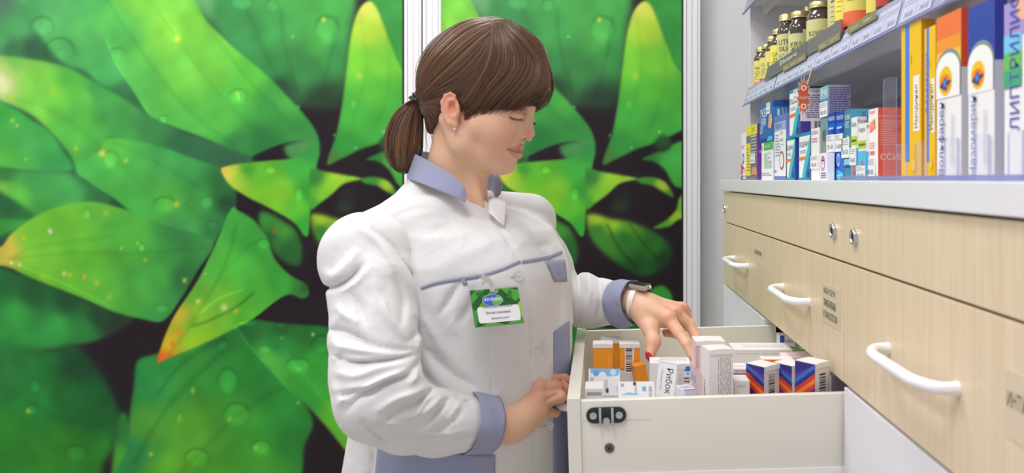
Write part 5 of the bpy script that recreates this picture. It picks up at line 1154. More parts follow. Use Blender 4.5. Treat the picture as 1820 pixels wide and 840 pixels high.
loftv(tv, [(-.045, .0, .05, .045, .01), (-.055, .0, .10, .065, .01), (-.066, .0, .135, .085, .01), (-.085, .004, .165, .105, .008), (-.13, .01, .185, .122, .004), (-.18, .014, .192, .135, .002), (-.24, .012, .194, .145, .002),
           (-.32, .012, .198, .153, .005), (-.40, .008, .204, .156, .004), (-.48, .0, .210, .157, .0), (-.60, 0, .225, .155, -.008), (-.80, 0, .250, .172, -.008)])
tv.cone(P_(812, 384, 1.30), P_(820, 400, 1.29), .050, .060, .02)
tv.cone(P_(792, 392, 1.25), P_(668, 432, 1.175), .046, .046, .02); tv.cone(P_(758, 366, 1.30), P_(676, 420, 1.19), .046, .040, .02); tv.cone(P_(758, 366, 1.30), P_(780, 372, 1.36), .046, .046, .02)
tv.cone(P_(868, 384, 1.36), P_(940, 392, 1.43), .045, .050, .02)
tv.ell(P_(892, 500, 1.205), (.070, .07, .075), .06)                      # bust
tv.ell(P_(930, 495, 1.35), (.055, .06, .07), .05)
tv.V = np.maximum(tv.V, (tv.ax[0]+.0465)[:, None, None].astype(np.float32)) if False else tv.V
sl_, X_, Y_, Z_ = tv.sub(CL, (CHI[0], CHI[1], ZC-.25)); tv.V[sl_] = np.maximum(tv.V[sl_], (X_+.0465).astype(np.float32)+0*tv.V[sl_])
# neck opening
tv.cone(P_(816, 290, 1.30), P_(824, 318, 1.30), .045, .042, .003, cut=True)
tv.cone(P_(846, 340, 1.25), P_(866, 379, 1.20), .021, .003, .003, cut=True); tv.cone(P_(846, 340, 1.20), P_(866, 379, 1.17), .021, .003, .003, cut=True)
# body folds
for pl, w, d in [
 ([(752, 512), (800, 500), (850, 492), (900, 476), (925, 467)], 3, .003),
 ([(823, 500), (806, 520), (795, 540), (779, 561)], 7, .006), ([(850, 500), (838, 540), (812, 580)], 8, .004), ([(752, 615), (778, 640), (806, 665), (850, 690)], 9, .007), ([(746, 654), (770, 680), (800, 700)], 7, .006), ([(752, 560), (775, 600), (800, 640)], 8, -.005),
 ([(868, 590), (872, 660), (878, 750), (879, 850)], 2.2, .0028), ([(872, 590), (876, 660), (882, 750), (883, 850)], 2.2, -.0016), ([(924, 470), (930, 520), (938, 561), (944, 654), (950, 760), (950, 850)], 2.2, .003),
 ([(870, 378), (890, 410), (908, 436), (924, 466)], 2.4, .0034), ([(985, 520), (984, 600), (985, 700), (985, 850)], 2.0, .0025),
 ([(925, 640), (935, 600), (955, 575)], 10, .003), ([(900, 540), (915, 600), (905, 680)], 12, .004), ([(960, 500), (975, 540), (972, 600)], 9, .003), ([(990, 500), (996, 540), (990, 590)], 7, .004), ([(800, 560), (830, 610), (850, 660)], 12, -.004),
 ([(830, 500), (842, 530), (846, 570)], 7, .003), ([(880, 600), (920, 640), (930, 700)], 10, -.004), ([(660, 790), (665, 815), (660, 850)], 5, .004),
 ([(760, 420), (800, 400), (850, 398)], 12, .0035), ([(700, 385), (740, 372), (780, 368)], 9, .003), ([(780, 470), (850, 440), (900, 420)], 14, -.003), ([(930, 430), (950, 440), (985, 430)], 9, .003)]:
    crease(tv, pl, w, d, (1.02, 1.40))
# right sleeve
sv = Vol((-.42, .90, ZC-.42), (-.10, 1.30, ZC-.03), .0022)
sv.cone(P_(648, 458, 1.155), P_(664, 525, 1.12), .0615, .058, .02); sv.cone(P_(705, 440, 1.19), P_(652, 456, 1.155), .044, .058, .03)
sv.chain([P_(663, 515, 1.12), P_(667, 600, 1.085), P_(668, 665, 1.055), P_(674, 708, 1.035)], [.0595, .0590, .0570, .0560], .015)
sv.chain([P_(674, 708, 1.035), P_(720, 738, 1.06), P_(775, 750, 1.10), P_(834, 751, 1.126)], [.0560, .0480, .0445, .0400], .012)
for pl, w, d in [
 ([(572, 512), (600, 508), (625, 492), (645, 470)], 6, .010), ([(570, 480), (590, 490), (615, 470), (640, 440)], 10, -.005), ([(653, 402), (691, 430), (719, 468), (744, 511), (752, 560), (746, 600)], 4, .004), ([(640, 404), (676, 432), (704, 470), (728, 515)], 8, -.004),
 ([(584, 586), (610, 588), (640, 600), (669, 615), (735, 624)], 7, .008), ([(586, 632), (631, 643), (680, 640), (738, 630)], 6, .009), ([(590, 610), (640, 622), (700, 628)], 7, -.006), ([(592, 660), (630, 668), (670, 655), (720, 645)], 8, -.006),
 ([(745, 640), (724, 665), (690, 678), (642, 703), (618, 730)], 6, .009), ([(735, 655), (700, 665), (650, 685), (612, 690)], 7, -.006), ([(597, 700), (620, 700), (650, 690)], 6, .006),
 ([(774, 690), (755, 702), (741, 714), (702, 730), (672, 765)], 7, .008), ([(801, 706), (785, 722), (768, 741), (746, 760)], 6, .007), ([(760, 690), (735, 700), (700, 712), (665, 735)], 7, -.006), ([(823, 728), (810, 742), (790, 758), (770, 766)], 6, .005), ([(788, 700), (770, 722), (745, 740)], 6, -.005),
 ([(700, 770), (740, 778), (790, 776)], 8, .005), ([(640, 745), (665, 770), (700, 790)], 7, .005), ([(840, 715), (825, 712), (808, 700)], 5, .004), ([(842, 775), (815, 780), (790, 790)], 5, .004),
 ([(620, 520), (640, 545), (650, 580)], 9, .005), ([(700, 480), (715, 530), (712, 580)], 10, .006), ([(600, 540), (612, 560), (640, 575)], 7, -.004), ([(680, 530), (690, 560), (720, 600)], 7, -.005), ([(738, 560), (742, 590), (720, 610)], 7, .004), ([(655, 470), (668, 510), (672, 560)], 12, -.003)]:
    crease(sv, pl, w*.95, d*1.15)
for pl, w, d in [([(584, 636), (630, 638), (690, 634), (738, 624)], 3.5, -.0045), ([(588, 600), (600, 622), (590, 640)], 8, -.005), ([(590, 682), (604, 706), (600, 724)], 8, -.004), ([(600, 716), (640, 694), (690, 670), (730, 664)], 3.5, -.004), ([(642, 712), (660, 700), (682, 690)], 3, .004), ([(736, 652), (742, 668), (726, 682)], 4, -.004), ([(778, 698), (756, 712), (742, 736), (712, 745)], 3, -.004), ([(665, 742), (690, 752), (730, 758)], 3, -.003), ([(826, 704), (812, 724), (800, 748), (820, 770)], 4, -.003), ([(744, 772), (790, 772), (830, 764)], 3, -.003), ([(602, 520), (618, 512), (640, 496), (650, 474)], 4, -.004), ([(634, 430), (622, 480), (628, 540), (632, 640)], 2, -.0015), ([(590, 545), (604, 556), (596, 575)], 7, -.003), ([(738, 596), (746, 606), (742, 622)], 4, -.004)]:
    crease(sv, pl, w, d)
# left sleeve
lv2 = Vol((-.16, 1.32, ZC-.30), (.09, 1.62, ZC-.02), .0030)
lv2.chain([P_(930, 412, 1.44), P_(962, 470, 1.49), P_(992, 524, 1.515)], [.056, .054, .053], .02)
lv2.chain([P_(992, 524, 1.515), P_(1045, 535, 1.475), P_(1095, 539, 1.442)], [.056, .0475, .0390], .015)
for pl, w, d in [([(1022, 470), (1030, 510), (1025, 560)], 7, .008), ([(1045, 480), (1048, 520), (1035, 570)], 7, -.006), ([(1062, 490), (1068, 530), (1058, 575)], 6, .007), ([(1084, 494), (1082, 530), (1090, 570)], 6, -.004), ([(1010, 440), (1040, 475), (1070, 490)], 5, .004), ([(1000, 500), (1012, 540), (1005, 580)], 7, .006), ([(1100, 508), (1090, 545), (1098, 575)], 4, .003)]:
    crease(lv2, pl, w*.85, d*1.3)
# merge sleeves into the coat by sampling, keeping a sharp valley where they meet
def meshes_union():
    out = []
    for v in (tv, sv, lv2):
        P, F = v.mesh(); out.append((relax(P, F, 2 if v is tv else 3, .5), F))
    return out
UM = meshes_union(); PP = []; FF = []; o_ = 0
for P, F in UM: PP.append(P); FF.append(F+o_); o_ += len(P)
cP = np.vstack(PP); cF = np.vstack(FF)
coat = np_mesh('coat', cP, cF, CLO, None, person)
coat['label'] = 'white cotton coat with grey blue trim'
cbv = tree(cP, cF); tbv = tree(*UM[0])

def drape(name, m, pl, w=None, quad=None, nu=24, nv=6, off=.0012, bv=None, parent=None, label=None, thick=.0012, smooth=3):
    """lays a ribbon (polyline + width in px) or a four-cornered patch on the cloth"""
    bv = bv or cbv; rows = []
    if quad is not None:
        A, B, C, D = [np.array(q, float) for q in quad]      # A-B top, D-C bottom
        for j in range(nv+1):
            l = A+(D-A)*j/nv; r = B+(C-B)*j/nv; rows.append([l+(r-l)*i/nu for i in range(nu+1)])
    else:
        P = catmull(pl, 8); T = np.gradient(P, axis=0); N = np.stack([-T[:, 1], T[:, 0]], 1); N /= np.linalg.norm(N, axis=1)[:, None]+1e-9
        for j in range(nv+1): rows.append(P+N*w*(j/nv-.5))
    vs = []; okk = []
    for r in rows:
        for (x, y) in r:
            h = hit(bv, x, y, 0); okk.append(h is not None); vs.append(h if h is not None else Vector((0, 0, 0)))
    n = len(rows[0]); fs = []
    flat_ = [q for r in rows for q in r]; m_ = len(rows)
    D = np.array([v.y if ok else np.nan for v, ok in zip(vs, okk)]).reshape(m_, n)
    if np.isnan(D).any():
        for j in range(m_):
            g = ~np.isnan(D[j])
            if g.any(): D[j] = np.interp(np.arange(n), np.nonzero(g)[0], D[j][g])
    D0 = D.copy()
    for _ in range(smooth):
        Q = np.pad(D, 1, mode='edge'); D = (Q[:-2, 1:-1]+Q[2:, 1:-1]+Q[1:-1, :-2]+Q[1:-1, 2:]+2*D)/6; D = np.minimum(D, D0)
    vs = [pt(x, y, yy-off) for (x, y), yy in zip(flat_, D.ravel())]; okk = [o and not math.isnan(v.y) for o, v in zip(okk, vs)]
    for j in range(len(rows)-1):
        for i in range(n-1):
            q = [j*n+i, j*n+i+1, (j+1)*n+i+1, (j+1)*n+i]
            if all(okk[k] for k in q) and max(vs[k].y for k in q)-min(vs[k].y for k in q) < .08: fs.append(q[::-1])
    me = bpy.data.meshes.new(name); me.from_pydata([tuple(v) for v in vs], [], fs); me.materials.append(m)
    bm = bmesh.new(); bm.from_mesh(me); bmesh.ops.delete(bm, geom=[v for v in bm.verts if not v.link_faces], context='VERTS'); bm.to_mesh(me); bm.free()
    me.polygons.foreach_set('use_smooth', [True]*len(me.polygons))
    o = link(name, me); md = o.modifiers.new('t', 'SOLIDIFY'); md.thickness = thick; md.offset = 0
    o.parent = parent or coat
    if label: o['label'] = label
    return o
drape('piping', GRM, [(748, 512), (775, 503), (810, 497), (850, 491), (890, 479), (925, 464)], 5, nv=2, label='grey blue piping of the yoke')
drape('piping', GRM, [(928, 465), (950, 462), (975, 457), (999, 447)], 6, nv=2, label='grey blue piping of the yoke')
drape('chest_patch', GRM, None, quad=[(968, 463), (1004, 461), (1008, 500), (985, 501)], nu=8, label='grey blue patch on the breast', bv=tbv)
drape('pocket_flap', GRM, None, quad=[(671, 793), (880, 808), (880, 880), (664, 872)], nu=40, nv=10, label='grey blue pocket flap', bv=tbv, off=.002)
drape('side_panel', GRM, None, quad=[(984, 590), (1012, 570), (1016, 860), (984, 860)], nu=8, nv=30, label='grey blue side panel', bv=tbv)
drape('pocket_tab', GRM, None, quad=[(818, 496), (826, 494), (831, 504), (824, 507)], nu=3, nv=3)
# clear buttons
for (bx, by) in ((921, 489), (965, 617), (975, 756)):
    h = hit(cbv, bx, by, .0015); d = (Vector(h)-EYE).normalized(); q = Vector((.25, -.9, .1)).normalized()
    M = q.to_track_quat('Z', 'Y').to_matrix().to_4x4(); mb = MB()
    mb.lathe([(.0078, 0), (.0082, .0012), (.0076, .0024), (.0058, .0018), (.004, .0022), (.0001, .0022)], mat((226, 226, 226), .08, spec=.8, alpha=.6), 24, h, M)
    mb.tube([Vector(h)+M.to_3x3() @ Vector((-.002, 0, .0026)), Vector(h)+M.to_3x3() @ Vector((.002, 0, .0026))], .0006, mat((240, 240, 240)), 6)
    o = mb.build('button'); o.parent = coat
    drape('buttonhole', mat((206, 204, 204), .7), [(bx-14, by+3), (bx-9, by+1.5), (bx-4, by)], 1.6, nv=1)
# cuffs: short tapered bands with an edge
def cuff(c0, c1, r0, r1, fl=None, nm='cuff'):
    a, b = Vector(c0), Vector(c1); ax = (b-a).normalized(); up = Vector((0, 0, 1)); u = ax.cross(up).normalized(); v = u.cross(ax)
    n = 40; vs = []; fs = []; m = 10
    prof = [(i/m, r0+(r1-r0)*i/m+.0008*math.sin(6*i/m)) for i in range(m+1)]
    inner = [(1-i/m*.9, r1-.0025) for i in range(1, 5)]
    allp = prof+inner
    for t, r in allp:
        for k in range(n):
            th = 2*math.pi*k/n; wob = 1+.025*math.sin(3*th+1.3)+.012*math.sin(7*th+5*t)
            vs.append(a+(b-a)*t+(u*math.cos(th)*(fl or 1)+v*math.sin(th))*r*wob)
    for i in range(len(allp)-1):
        for k in range(n): fs.append([i*n+k, i*n+(k+1) % n, (i+1)*n+(k+1) % n, (i+1)*n+k])
    me = bpy.data.meshes.new(nm); me.from_pydata([tuple(x) for x in vs], [], fs); me.materials.append(GRM); me.polygons.foreach_set('use_smooth', [True]*len(me.polygons))
    o = link(nm, me); o.parent = coat; o['label'] = 'grey blue sleeve cuff'; return o
cuff(P_(829, 750, 1.120), P_(873, 753, 1.142), .0435, .0425)
cuff(P_(1097, 540, 1.440), P_(1128, 537, 1.416), .0438, .0405)
# collar
def collar(name, top, bot, out, parent=coat, m=None, th=.0022):
    """ribbon between two 3-D curves, thickened"""
    T = catmull(top, 8); B = catmull(bot, 8); n = len(T); rows = 7; vs = []
    for j in range(rows):
        t = j/(rows-1)
        for i in range(n): vs.append(T[i]*(1-t)+B[i]*t+out*math.sin(t*math.pi)*V3(0, 0, 0))
    fs = [[j*n+i, j*n+i+1, (j+1)*n+i+1, (j+1)*n+i] for j in range(rows-1) for i in range(n-1)]
    me = bpy.data.meshes.new(name); me.from_pydata([tuple(x) for x in vs], [], fs); me.materials.append(m or GRM); me.polygons.foreach_set('use_smooth', [True]*len(me.polygons))
    o = link(name, me); md = o.modifiers.new('t', 'SOLIDIFY'); md.thickness = th; md.offset = 0
    md2 = o.modifiers.new('s', 'SUBSURF'); md2.levels = 1; md2.render_levels = 1
    o.parent = parent; return o
o = collar('collar', [P_(829, 345, 1.205), P_(822, 327, 1.208), P_(797, 305, 1.225), P_(760, 284, 1.255), P_(736, 271, 1.30), P_(745, 268, 1.36), P_(775, 272, 1.395), P_(830, 290, 1.40), P_(868, 306, 1.365), P_(885, 312, 1.34), P_(894, 328, 1.325)],
          [P_(828, 360, 1.197), P_(812, 352, 1.195), P_(783, 340, 1.205), P_(748, 326, 1.235), P_(724, 318, 1.295), P_(738, 318, 1.365), P_(775, 325, 1.40), P_(835, 338, 1.40), P_(868, 348, 1.365), P_(880, 352, 1.335), P_(889, 345, 1.318)], 0)
o['label'] = 'grey blue stand collar, open at the front'
o = collar('lapel', [P_(868, 350, 1.30), P_(876, 349, 1.285), P_(888, 353, 1.275), P_(899, 359, 1.268)], [P_(869, 378, 1.215), P_(876, 384, 1.20), P_(886, 394, 1.19), P_(896, 402, 1.19)], 0, m=CLO)

# ---- trousers and shoes (below the picture) ----
lg = Vol((-.56, .95, .02), (.12, 1.65, .80), .008)
for sd in (-.085, .085):
    hip = V3(*(TC+TS*sd)[:2], .72); kn = V3(*(TC+TS*sd+TF*.01)[:2], .40); an = V3(*(TC+TS*sd-TF*.01)[:2], .10)
    lg.chain([hip, kn, an], [.095, .070, .058], .02)
P, F = lg.mesh(); np_mesh('trousers', relax(P, F, 2), F, mat((225, 225, 228), .8), None, person)
for sd in (-.085, .085):
    an = V3(*(TC+TS*sd-TF*.01)[:2], .04); v = Vol(an-.2, an+.25, .005)
    v.cone(an-TF*.02+V3(0, 0, .005), an+TF*.15, .040, .036, .02, flat=((0, 0, 1), .95)); v.V = np.maximum(v.V, (-v.ax[2]+.002)[None, None, :].astype(np.float32))
    P, F = v.mesh(); np_mesh('shoe', P, F, mat((240, 240, 240), .5), None, person)
# ---------------------------------------------------------------- hair
HRM = bpy.data.materials.new('brown_hair'); HRM.use_nodes = True
def _hair():
    nt = HRM.node_tree; b = nt.nodes['Principled BSDF']; a = nt.nodes.new('ShaderNodeVertexColor'); a.layer_name = 'Col'
    nt.links.new(a.outputs[0], b.inputs['Base Color']); b.inputs['Roughness'].default_value = .33; b.inputs['Specular IOR Level'].default_value = .6
_hair()
HBR = srgb((92, 62, 44))
YC = 1.28
def hair_poly(pts):
    return catmull(pts, 5, True)
hc = (858, 135); hr = (115, 100, 84)
hb = Vol((-.35, 1.12, ZC-.02), (-.03, 1.46, ZC+.29), .0022)
hb.ell(H(853, 126), (98*s, 82*s, 90*s), .01, RH); hb.ell(H(895, 122), (76*s, 68*s, 78*s), .03, RH); hb.ell(H(905, 150), (66*s, 66*s, 50*s), .02, RH); hb.ell(H(800, 135), (52*s, 66*s, 62*s), .03, RH)
hb.ell(H(880, 166), (88*s, 72*s, 80*s), .02, RH); hb.ell(H(800, 175), (44*s, 66*s, 62*s), .03, RH); hb.ell(H(935, 160), (40*s, 46*s, 40*s), .02, RH)
hb.cone(H(772, 150, 0), H(752, 176, 0), 34*s, 13*s, .02); hb.cone(H(782, 205, 0), H(772, 225, 0), 34*s, 22*s, .02)
X, Y, Z = hb.ax[0][:, None, None], hb.ax[1][None, :, None], hb.ax[2][None, None, :]
near = np.abs(hb.V) < .09; I = np.nonzero(near); x, y, z = hb.ax[0][I[0]], hb.ax[1][I[1]], hb.ax[2][I[2]]
# hair line: everything above / behind this outline stays (outline in head coordinates, side view)
w_ = (x-HC[0])*HR[0]+(y-HC[1])*HR[1]; mw = np.minimum(w_, 0)*2; a_, v_ = proj(x-mw*HR[0], y-mw*HR[1], z)
Pm = catmull([(740, 180), (735, 100), (800, 20), (900, 15), (990, 80), (990, 140), (970, 166), (948, 184), (915, 196), (880, 204), (850, 210), (832, 212), (822, 205), (815, 188), (806, 172), (797, 166), (790, 176), (786, 196), (779, 218), (768, 238), (758, 232), (752, 205)], 4, True)
dm = poly_sdf(a_.astype(np.float32), v_.astype(np.float32), Pm)*SH
hb.V[I] = np.maximum(hb.V[I], dm)
P, F = hb.mesh(); P = relax(P, F, 2, .5)
rng = np.random.RandomState(7)
C = np.tile(HBR*.8, (len(P), 1))
hbP, hbF, hbC = P, F, C
hbv = tree(P, F)
def strands(guides, n, side, r0=.00055, jit=1.0, lift=(.0004, .0035), cols=((56, 36, 26), (164, 122, 88)), steps=16, sd=1, start_free=True):
    """bundles of fine hairs flowing between neighbouring guide curves (side-view head coordinates), laid on the hair volume"""
    R = np.random.RandomState(sd); G = [catmull(g, 6) for g in guides]
    m = min(len(g) for g in G); G = np.array([g[np.linspace(0, len(g)-1, m).astype(int)] for g in G])
    VV = []; FF = []; CC = []; base = 0
    for i in range(n):
        u = R.uniform(0, len(G)-1.001); k = int(u); f = u-k; c = G[k]*(1-f)+G[k+1]*f
        t0 = R.uniform(0, .12); t1 = R.uniform(.86, 1.0)
        tt = np.linspace(t0, t1, steps)*(m-1); ii = np.clip(tt.astype(int), 0, m-2); ff = (tt-ii)[:, None]
        c = c[ii]*(1-ff)+c[ii+1]*ff; c = c+R.normal(0, 1.0*jit, (1, 2))+np.cumsum(R.normal(0, .22*jit, (steps, 2)), 0)
        lf = R.uniform(*lift)*(.55+.6*(.5+.5*math.sin(u*9.3+sd*2)*math.sin(u*23+.7))); pts = []; last = None
        for (px, py) in c:
            d = (pt(px, py, 1)-EYE).normalized(); r = hbv.ray_cast(EYE, d)
            if r[0] is not None:
                nn = r[1] if r[1].dot(d) < 0 else -r[1]; q = r[0]+nn*lf; last = (q-EYE).length
            else: q = EYE+d*last if last is not None else (EYE+d*(HC[1]/d.y) if start_free else None)
            if q is not None: pts.append(q)
        if len(pts) < 5: continue
        pts = np.array([tuple(p) for p in pts]); L = len(pts)
        if side < 0: pts = pts-2*((pts-HC)@HR)[:, None]*HR
        # smooth
        for _ in range(2): pts[1:-1] = (pts[:-2]+2*pts[1:-1]+pts[2:])/4
        T = np.gradient(pts, axis=0); T /= np.linalg.norm(T, axis=1)[:, None]+1e-9
        A = np.cross(T, np.array(HR)); A /= np.linalg.norm(A, axis=1)[:, None]+1e-9; B = np.cross(T, A)
        rr = r0*R.uniform(.6, 1.5)*(np.sin(np.linspace(.25, math.pi-.06, L))**.5)
        ring = [pts+(A*math.cos(q)+B*math.sin(q))*rr[:, None] for q in (0, 2.094, 4.189)]
        V = np.stack(ring, 1).reshape(-1, 3); VV.append(V)
        j = np.arange(L-1)
        for q in range(3): FF.append(np.stack([base+j*3+q, base+j*3+(q+1) % 3, base+(j+1)*3+(q+1) % 3, base+(j+1)*3+q], 1))
        base += len(V); loc = .5+.5*math.sin(u*5.1+sd)*math.sin(u*12.7+1); mixf = min(1, max(0, R.beta(1.5, 2.6)*.75+.35*loc-.05)); CC.append(np.tile(srgb(cols[0])*(1-mixf)+srgb(cols[1])*mixf, (len(V), 1)))
    return np.vstack(VV), np.vstack(FF), np.vstack(CC)
FR = [[(896, 37), (938, 63), (967, 103), (974, 148), (955, 192)], [(895, 39), (934, 70), (965, 112), (967, 155), (930, 202)], [(892, 41), (926, 75), (953, 118), (930, 164), (880, 211)], [(889, 43), (916, 78), (934, 118), (896, 168), (846, 217)],
      [(885, 45), (905, 82), (906, 125), (866, 170), (829, 219)], [(880, 47), (888, 87), (878, 128), (846, 170), (819, 218)], [(875, 48), (874, 90), (860, 130), (838, 164), (808, 200)]]
BK = [[(893, 36), (830, 36), (778, 74), (747, 120), (743, 170)], [(892, 38), (838, 48), (788, 86), (754, 130), (745, 172)], [(890, 41), (846, 62), (800, 100), (765, 140), (747, 174)], [(888, 44), (855, 78), (814, 118), (774, 150), (749, 176)],
      [(884, 47), (862, 92), (828, 136), (786, 158), (750, 178)], [(878, 48), (866, 105), (840, 145), (795, 167), (751, 180)], [(874, 50), (866, 115), (848, 152), (815, 170), (753, 183)]]
TM = [[(862, 90), (856, 130), (845, 160), (830, 185), (818, 210)], [(860, 110), (848, 140), (835, 160), (822, 172), (808, 172)], [(845, 150), (830, 168), (818, 180), (812, 192), (806, 196)]]
NP_ = [[(800, 164), (786, 168), (770, 174), (758, 179), (748, 182)], [(790, 172), (781, 178), (768, 182), (756, 184), (748, 184)], [(787, 190), (779, 188), (766, 187), (756, 187), (748, 186)], [(781, 212), (774, 200), (763, 193), (755, 190), (748, 187)], [(768, 238), (764, 222), (758, 207), (752, 197), (747, 189)]]
SW = [[(875, 60), (880, 110), (852, 165), (826, 205), (819, 240)], [(872, 62), (876, 112), (846, 168), (822, 212), (828, 256)]]
allV, allF, allC = [hbP], [hbF], [hbC]; base = len(hbP)
for side, k in ((1, 1.0), (-1, .45)):
    for g, n, jit, lift, sd in ((FR, 1500, 1.2, (.0003, .0050), 3), (BK, 1500, 1.2, (.0003, .0036), 4), (TM, 260, 1.2, (.0003, .003), 5), (NP_, 420, 1.0, (.0002, .002), 6)):
        V, F, C = strands(g, int(n*k), side, jit=jit, lift=lift, sd=sd+10*(side < 0)); allV.append(V); allF.append(F+base); allC.append(C); base += len(V)
V, F, C = strands(FR[:3], 420, 1, jit=1.6, lift=(.0002, .0045), sd=55); allV.append(V); allF.append(F+base); allC.append(C); base += len(V)
V, F, C = strands([[(776, 196), (766, 215), (757, 235), (760, 255), (764, 268)], [(786, 190), (782, 215), (784, 240), (790, 262), (800, 280)], [(800, 230), (800, 245), (806, 262), (816, 275), (822, 282)]], 16, 1, .00022, 2.5, (.001, .006), sd=91); allV.append(V); allF.append(F+base); allC.append(C); base += len(V)
V, F, C = strands(SW, 70, 1, .0004, 1.6, (.002, .006), sd=77); allV.append(V); allF.append(F+base); allC.append(C); base += len(V)
hair = np_mesh('hair', np.vstack(allV), np.vstack(allF), HRM, np.vstack(allC), person)
hair['label'] = 'brown hair with a long side-swept fringe'
# ponytail
pv = Vol((-.40, 1.18, ZC-.02), (-.27, 1.40, ZC+.17), .0022)
pc = [(741, 178), (726, 196), (715, 225), (712, 262), (712, 290)]; pr = [9, 15, 25, 27, 19]
pv.chain([H(x, y, 0) for x, y in pc], [r*SH for r in pr], .01)
P, F = pv.mesh(); P = relax(P, F, 2, .5); ptv = tree(P, F)
allV, allF, allC = [P], [F], [np.tile(HBR*.7, (len(P), 1))]; base = len(P)
hbv_keep = hbv; hbv = ptv
PT = [[(741, 174), (722, 184), (700, 204), (686, 236), (686, 275), (700, 302)], [(742, 176), (726, 190), (708, 215), (698, 250), (700, 285), (709, 304)], [(743, 178), (730, 196), (718, 225), (712, 258), (712, 290), (718, 304)], [(744, 180), (736, 202), (732, 228), (728, 260), (726, 288), (728, 300)], [(745, 182), (742, 205), (743, 232), (740, 262), (735, 285), (733, 292)]]
for side, n in ((1, 700), (-1, 300)):
    V, F, C = strands(PT, n, side, jit=1.4, lift=(.0002, .004), sd=31+side); allV.append(V); allF.append(F+base); allC.append(C); base += len(V)
o = np_mesh('ponytail', np.vstack(allV), np.vstack(allF), HRM, np.vstack(allC), person)
mb = MB()
c = Vector(H(741, 175, 0)); ax = Vector((.55, .1, .6)).normalized(); u = ax.cross(Vector((0, 1, 0))).normalized(); v = ax.cross(u)
for k, (of, rr) in enumerate(((-.006, .0125), (0, .0135), (.006, .0125))):
    mb.tube([c+ax*of+(u*math.cos(t)+v*math.sin(t))*rr for t in np.linspace(0, 2*math.pi, 25)], .0032, mat((26, 30, 26), .3), 8, False)
o = mb.build('hair_tie'); o.parent = person; o['label'] = 'dark hair clip'
mb = MB()
for k in range(5):
    q = c+Vector(HR)*.0145+Vector((-.010+.005*k, 0, .002-.004*k*.6)); mb.box(-.0024, .0024, -.001, .001, -.0024, .0024, mat((40, 110, 60), .15), .0004, Matrix.Translation(q) @ Matrix.Rotation(.5, 4, 'Y'))
small('clip_stones', mb=mb)
# lashes
mb = MB(); LM = mat((44, 28, 24), .5)
lp = catmull(np.array(lidEp), 8); lmir = np.array([mir(q) for q in lp])
for arr, sg in ((lp, 1), (lmir, -1)):
    for i in range(2, len(arr)-1):
        t = i/(len(arr)-1); p0 = Vector(arr[i]); p1 = p0+Vector(HF)*(.0004+.0026*t)+Vector((0, 0, -.0024))+Vector(HR)*sg*(.0026-.0012*t); p2 = p1+Vector(HF)*(.0002+.0020*t)+Vector((0, 0, -.0008))+Vector(HR)*sg*.0008
        mb.tube([p0, p1, p2], [.00022, .00017, .00006], LM, 4, False)
small('eyelashes', mb=mb)
# earring
mb = MB(); q = Vector(HP(808, 229, 76)); ms = mat((200, 200, 196), .15, 1)
mb.tube([q+Vector((math.sin(t)*.0022, 0, math.cos(t)*.0032+.004)) for t in np.linspace(0, 2*math.pi, 14)], .0005, ms, 6, False)
bm = bmesh.new(); bmesh.ops.create_icosphere(bm, subdivisions=1, radius=.0032); mb.bm(bm, mat((196, 192, 186), .05, spec=1), Matrix.Translation(q+Vector((0, -.0005, -.001))))
small('earring', 'small silver earring with a clear stone', mb=mb)
# nails, ring
def nail(c, n, up, a=.0062, b=.0048, col=(190, 16, 40)):
    n = Vector(n).normalized(); up = Vector(up); up = (up-n*up.dot(n)).normalized(); u = up.cross(n); R = Matrix((u, up, n)).transposed().to_4x4()
    bm = bmesh.new(); bmesh.ops.create_uvsphere(bm, u_segments=16, v_segments=8, radius=1); mb = MB()
    mb.bm(bm, mat(col, .12, coat=.8), Matrix.Translation(Vector(c)) @ R @ Matrix.Diagonal((b, a, .0016, 1)), True); small('fingernail', 'red fingernail' if col[0] > 150 else None, mb=mb)
lbv = tree(lP, lF)
h = hit(lbv, 1153, 633, .0002)
if h is not None: nail(h, (-.35, -.9, .1), (.35, -.25, -.9), .0088, .0056)
for x, y in ((1178.5, 597.5),):
    h = hit(lbv, x, y, 0)
    if h is not None: nail(h, (-.2, -.7, -.5), (-1, 0, -.1), .005, .0028)
rbv = tree(rP, rF); a, b = V3(*P_(986, 688, 1.235)), V3(*P_(999, 690, 1.243))
mb = MB(); c = Vector(P_(994, 686, 1.236)); ax = (Vector(b)-Vector(a)).normalized(); u = ax.cross(Vector((0, 0, 1))).normalized(); v = ax.cross(u)
gm = mat((214, 184, 110), .2, 1)
mb.tube([c+(u*math.cos(t)+v*math.sin(t))*.0104 for t in np.linspace(0, 2*math.pi, 25)], .0009, gm, 6, False)
small('ring', 'thin gold ring', mb=mb)

# ---------------------------------------------------------------- watch and name badge (things she wears)
e = tag(empty('wrist_watch', tuple(P_(1131, 536, 1.415))), 'smart watch with a white strap on her left wrist by the grey blue cuff', 'watch')
a, b = Vector(P_(1124, 537, 1.418)), Vector(P_(1140, 540, 1.411)); ax = (b-a).normalized(); u = ax.cross(Vector((0, 0, 1))).normalized(); v = u.cross(ax)
mb = MB(); vs = []; n = 40
for t, r in ((0, .0268), (.0, .0290), (.5, .0296), (.75, .0290), (.75, .0268)):
    for k in range(n): th = 2*math.pi*k/n; vs.append(a+ax*t*.013+(u*math.cos(th)+v*math.sin(th)*1.0)*r)
mb.add(vs, [[i*n+k, i*n+(k+1) % n, ((i+1) % 5)*n+(k+1) % n, ((i+1) % 5)*n+k] for i in range(5) for k in range(n)], mat((236, 238, 232), .4), True)
relink(mb.build('strap'), e)
q = a+ax*.008+v*.0305; M = Matrix((ax, u, v)).transposed().to_4x4(); M.translation = q
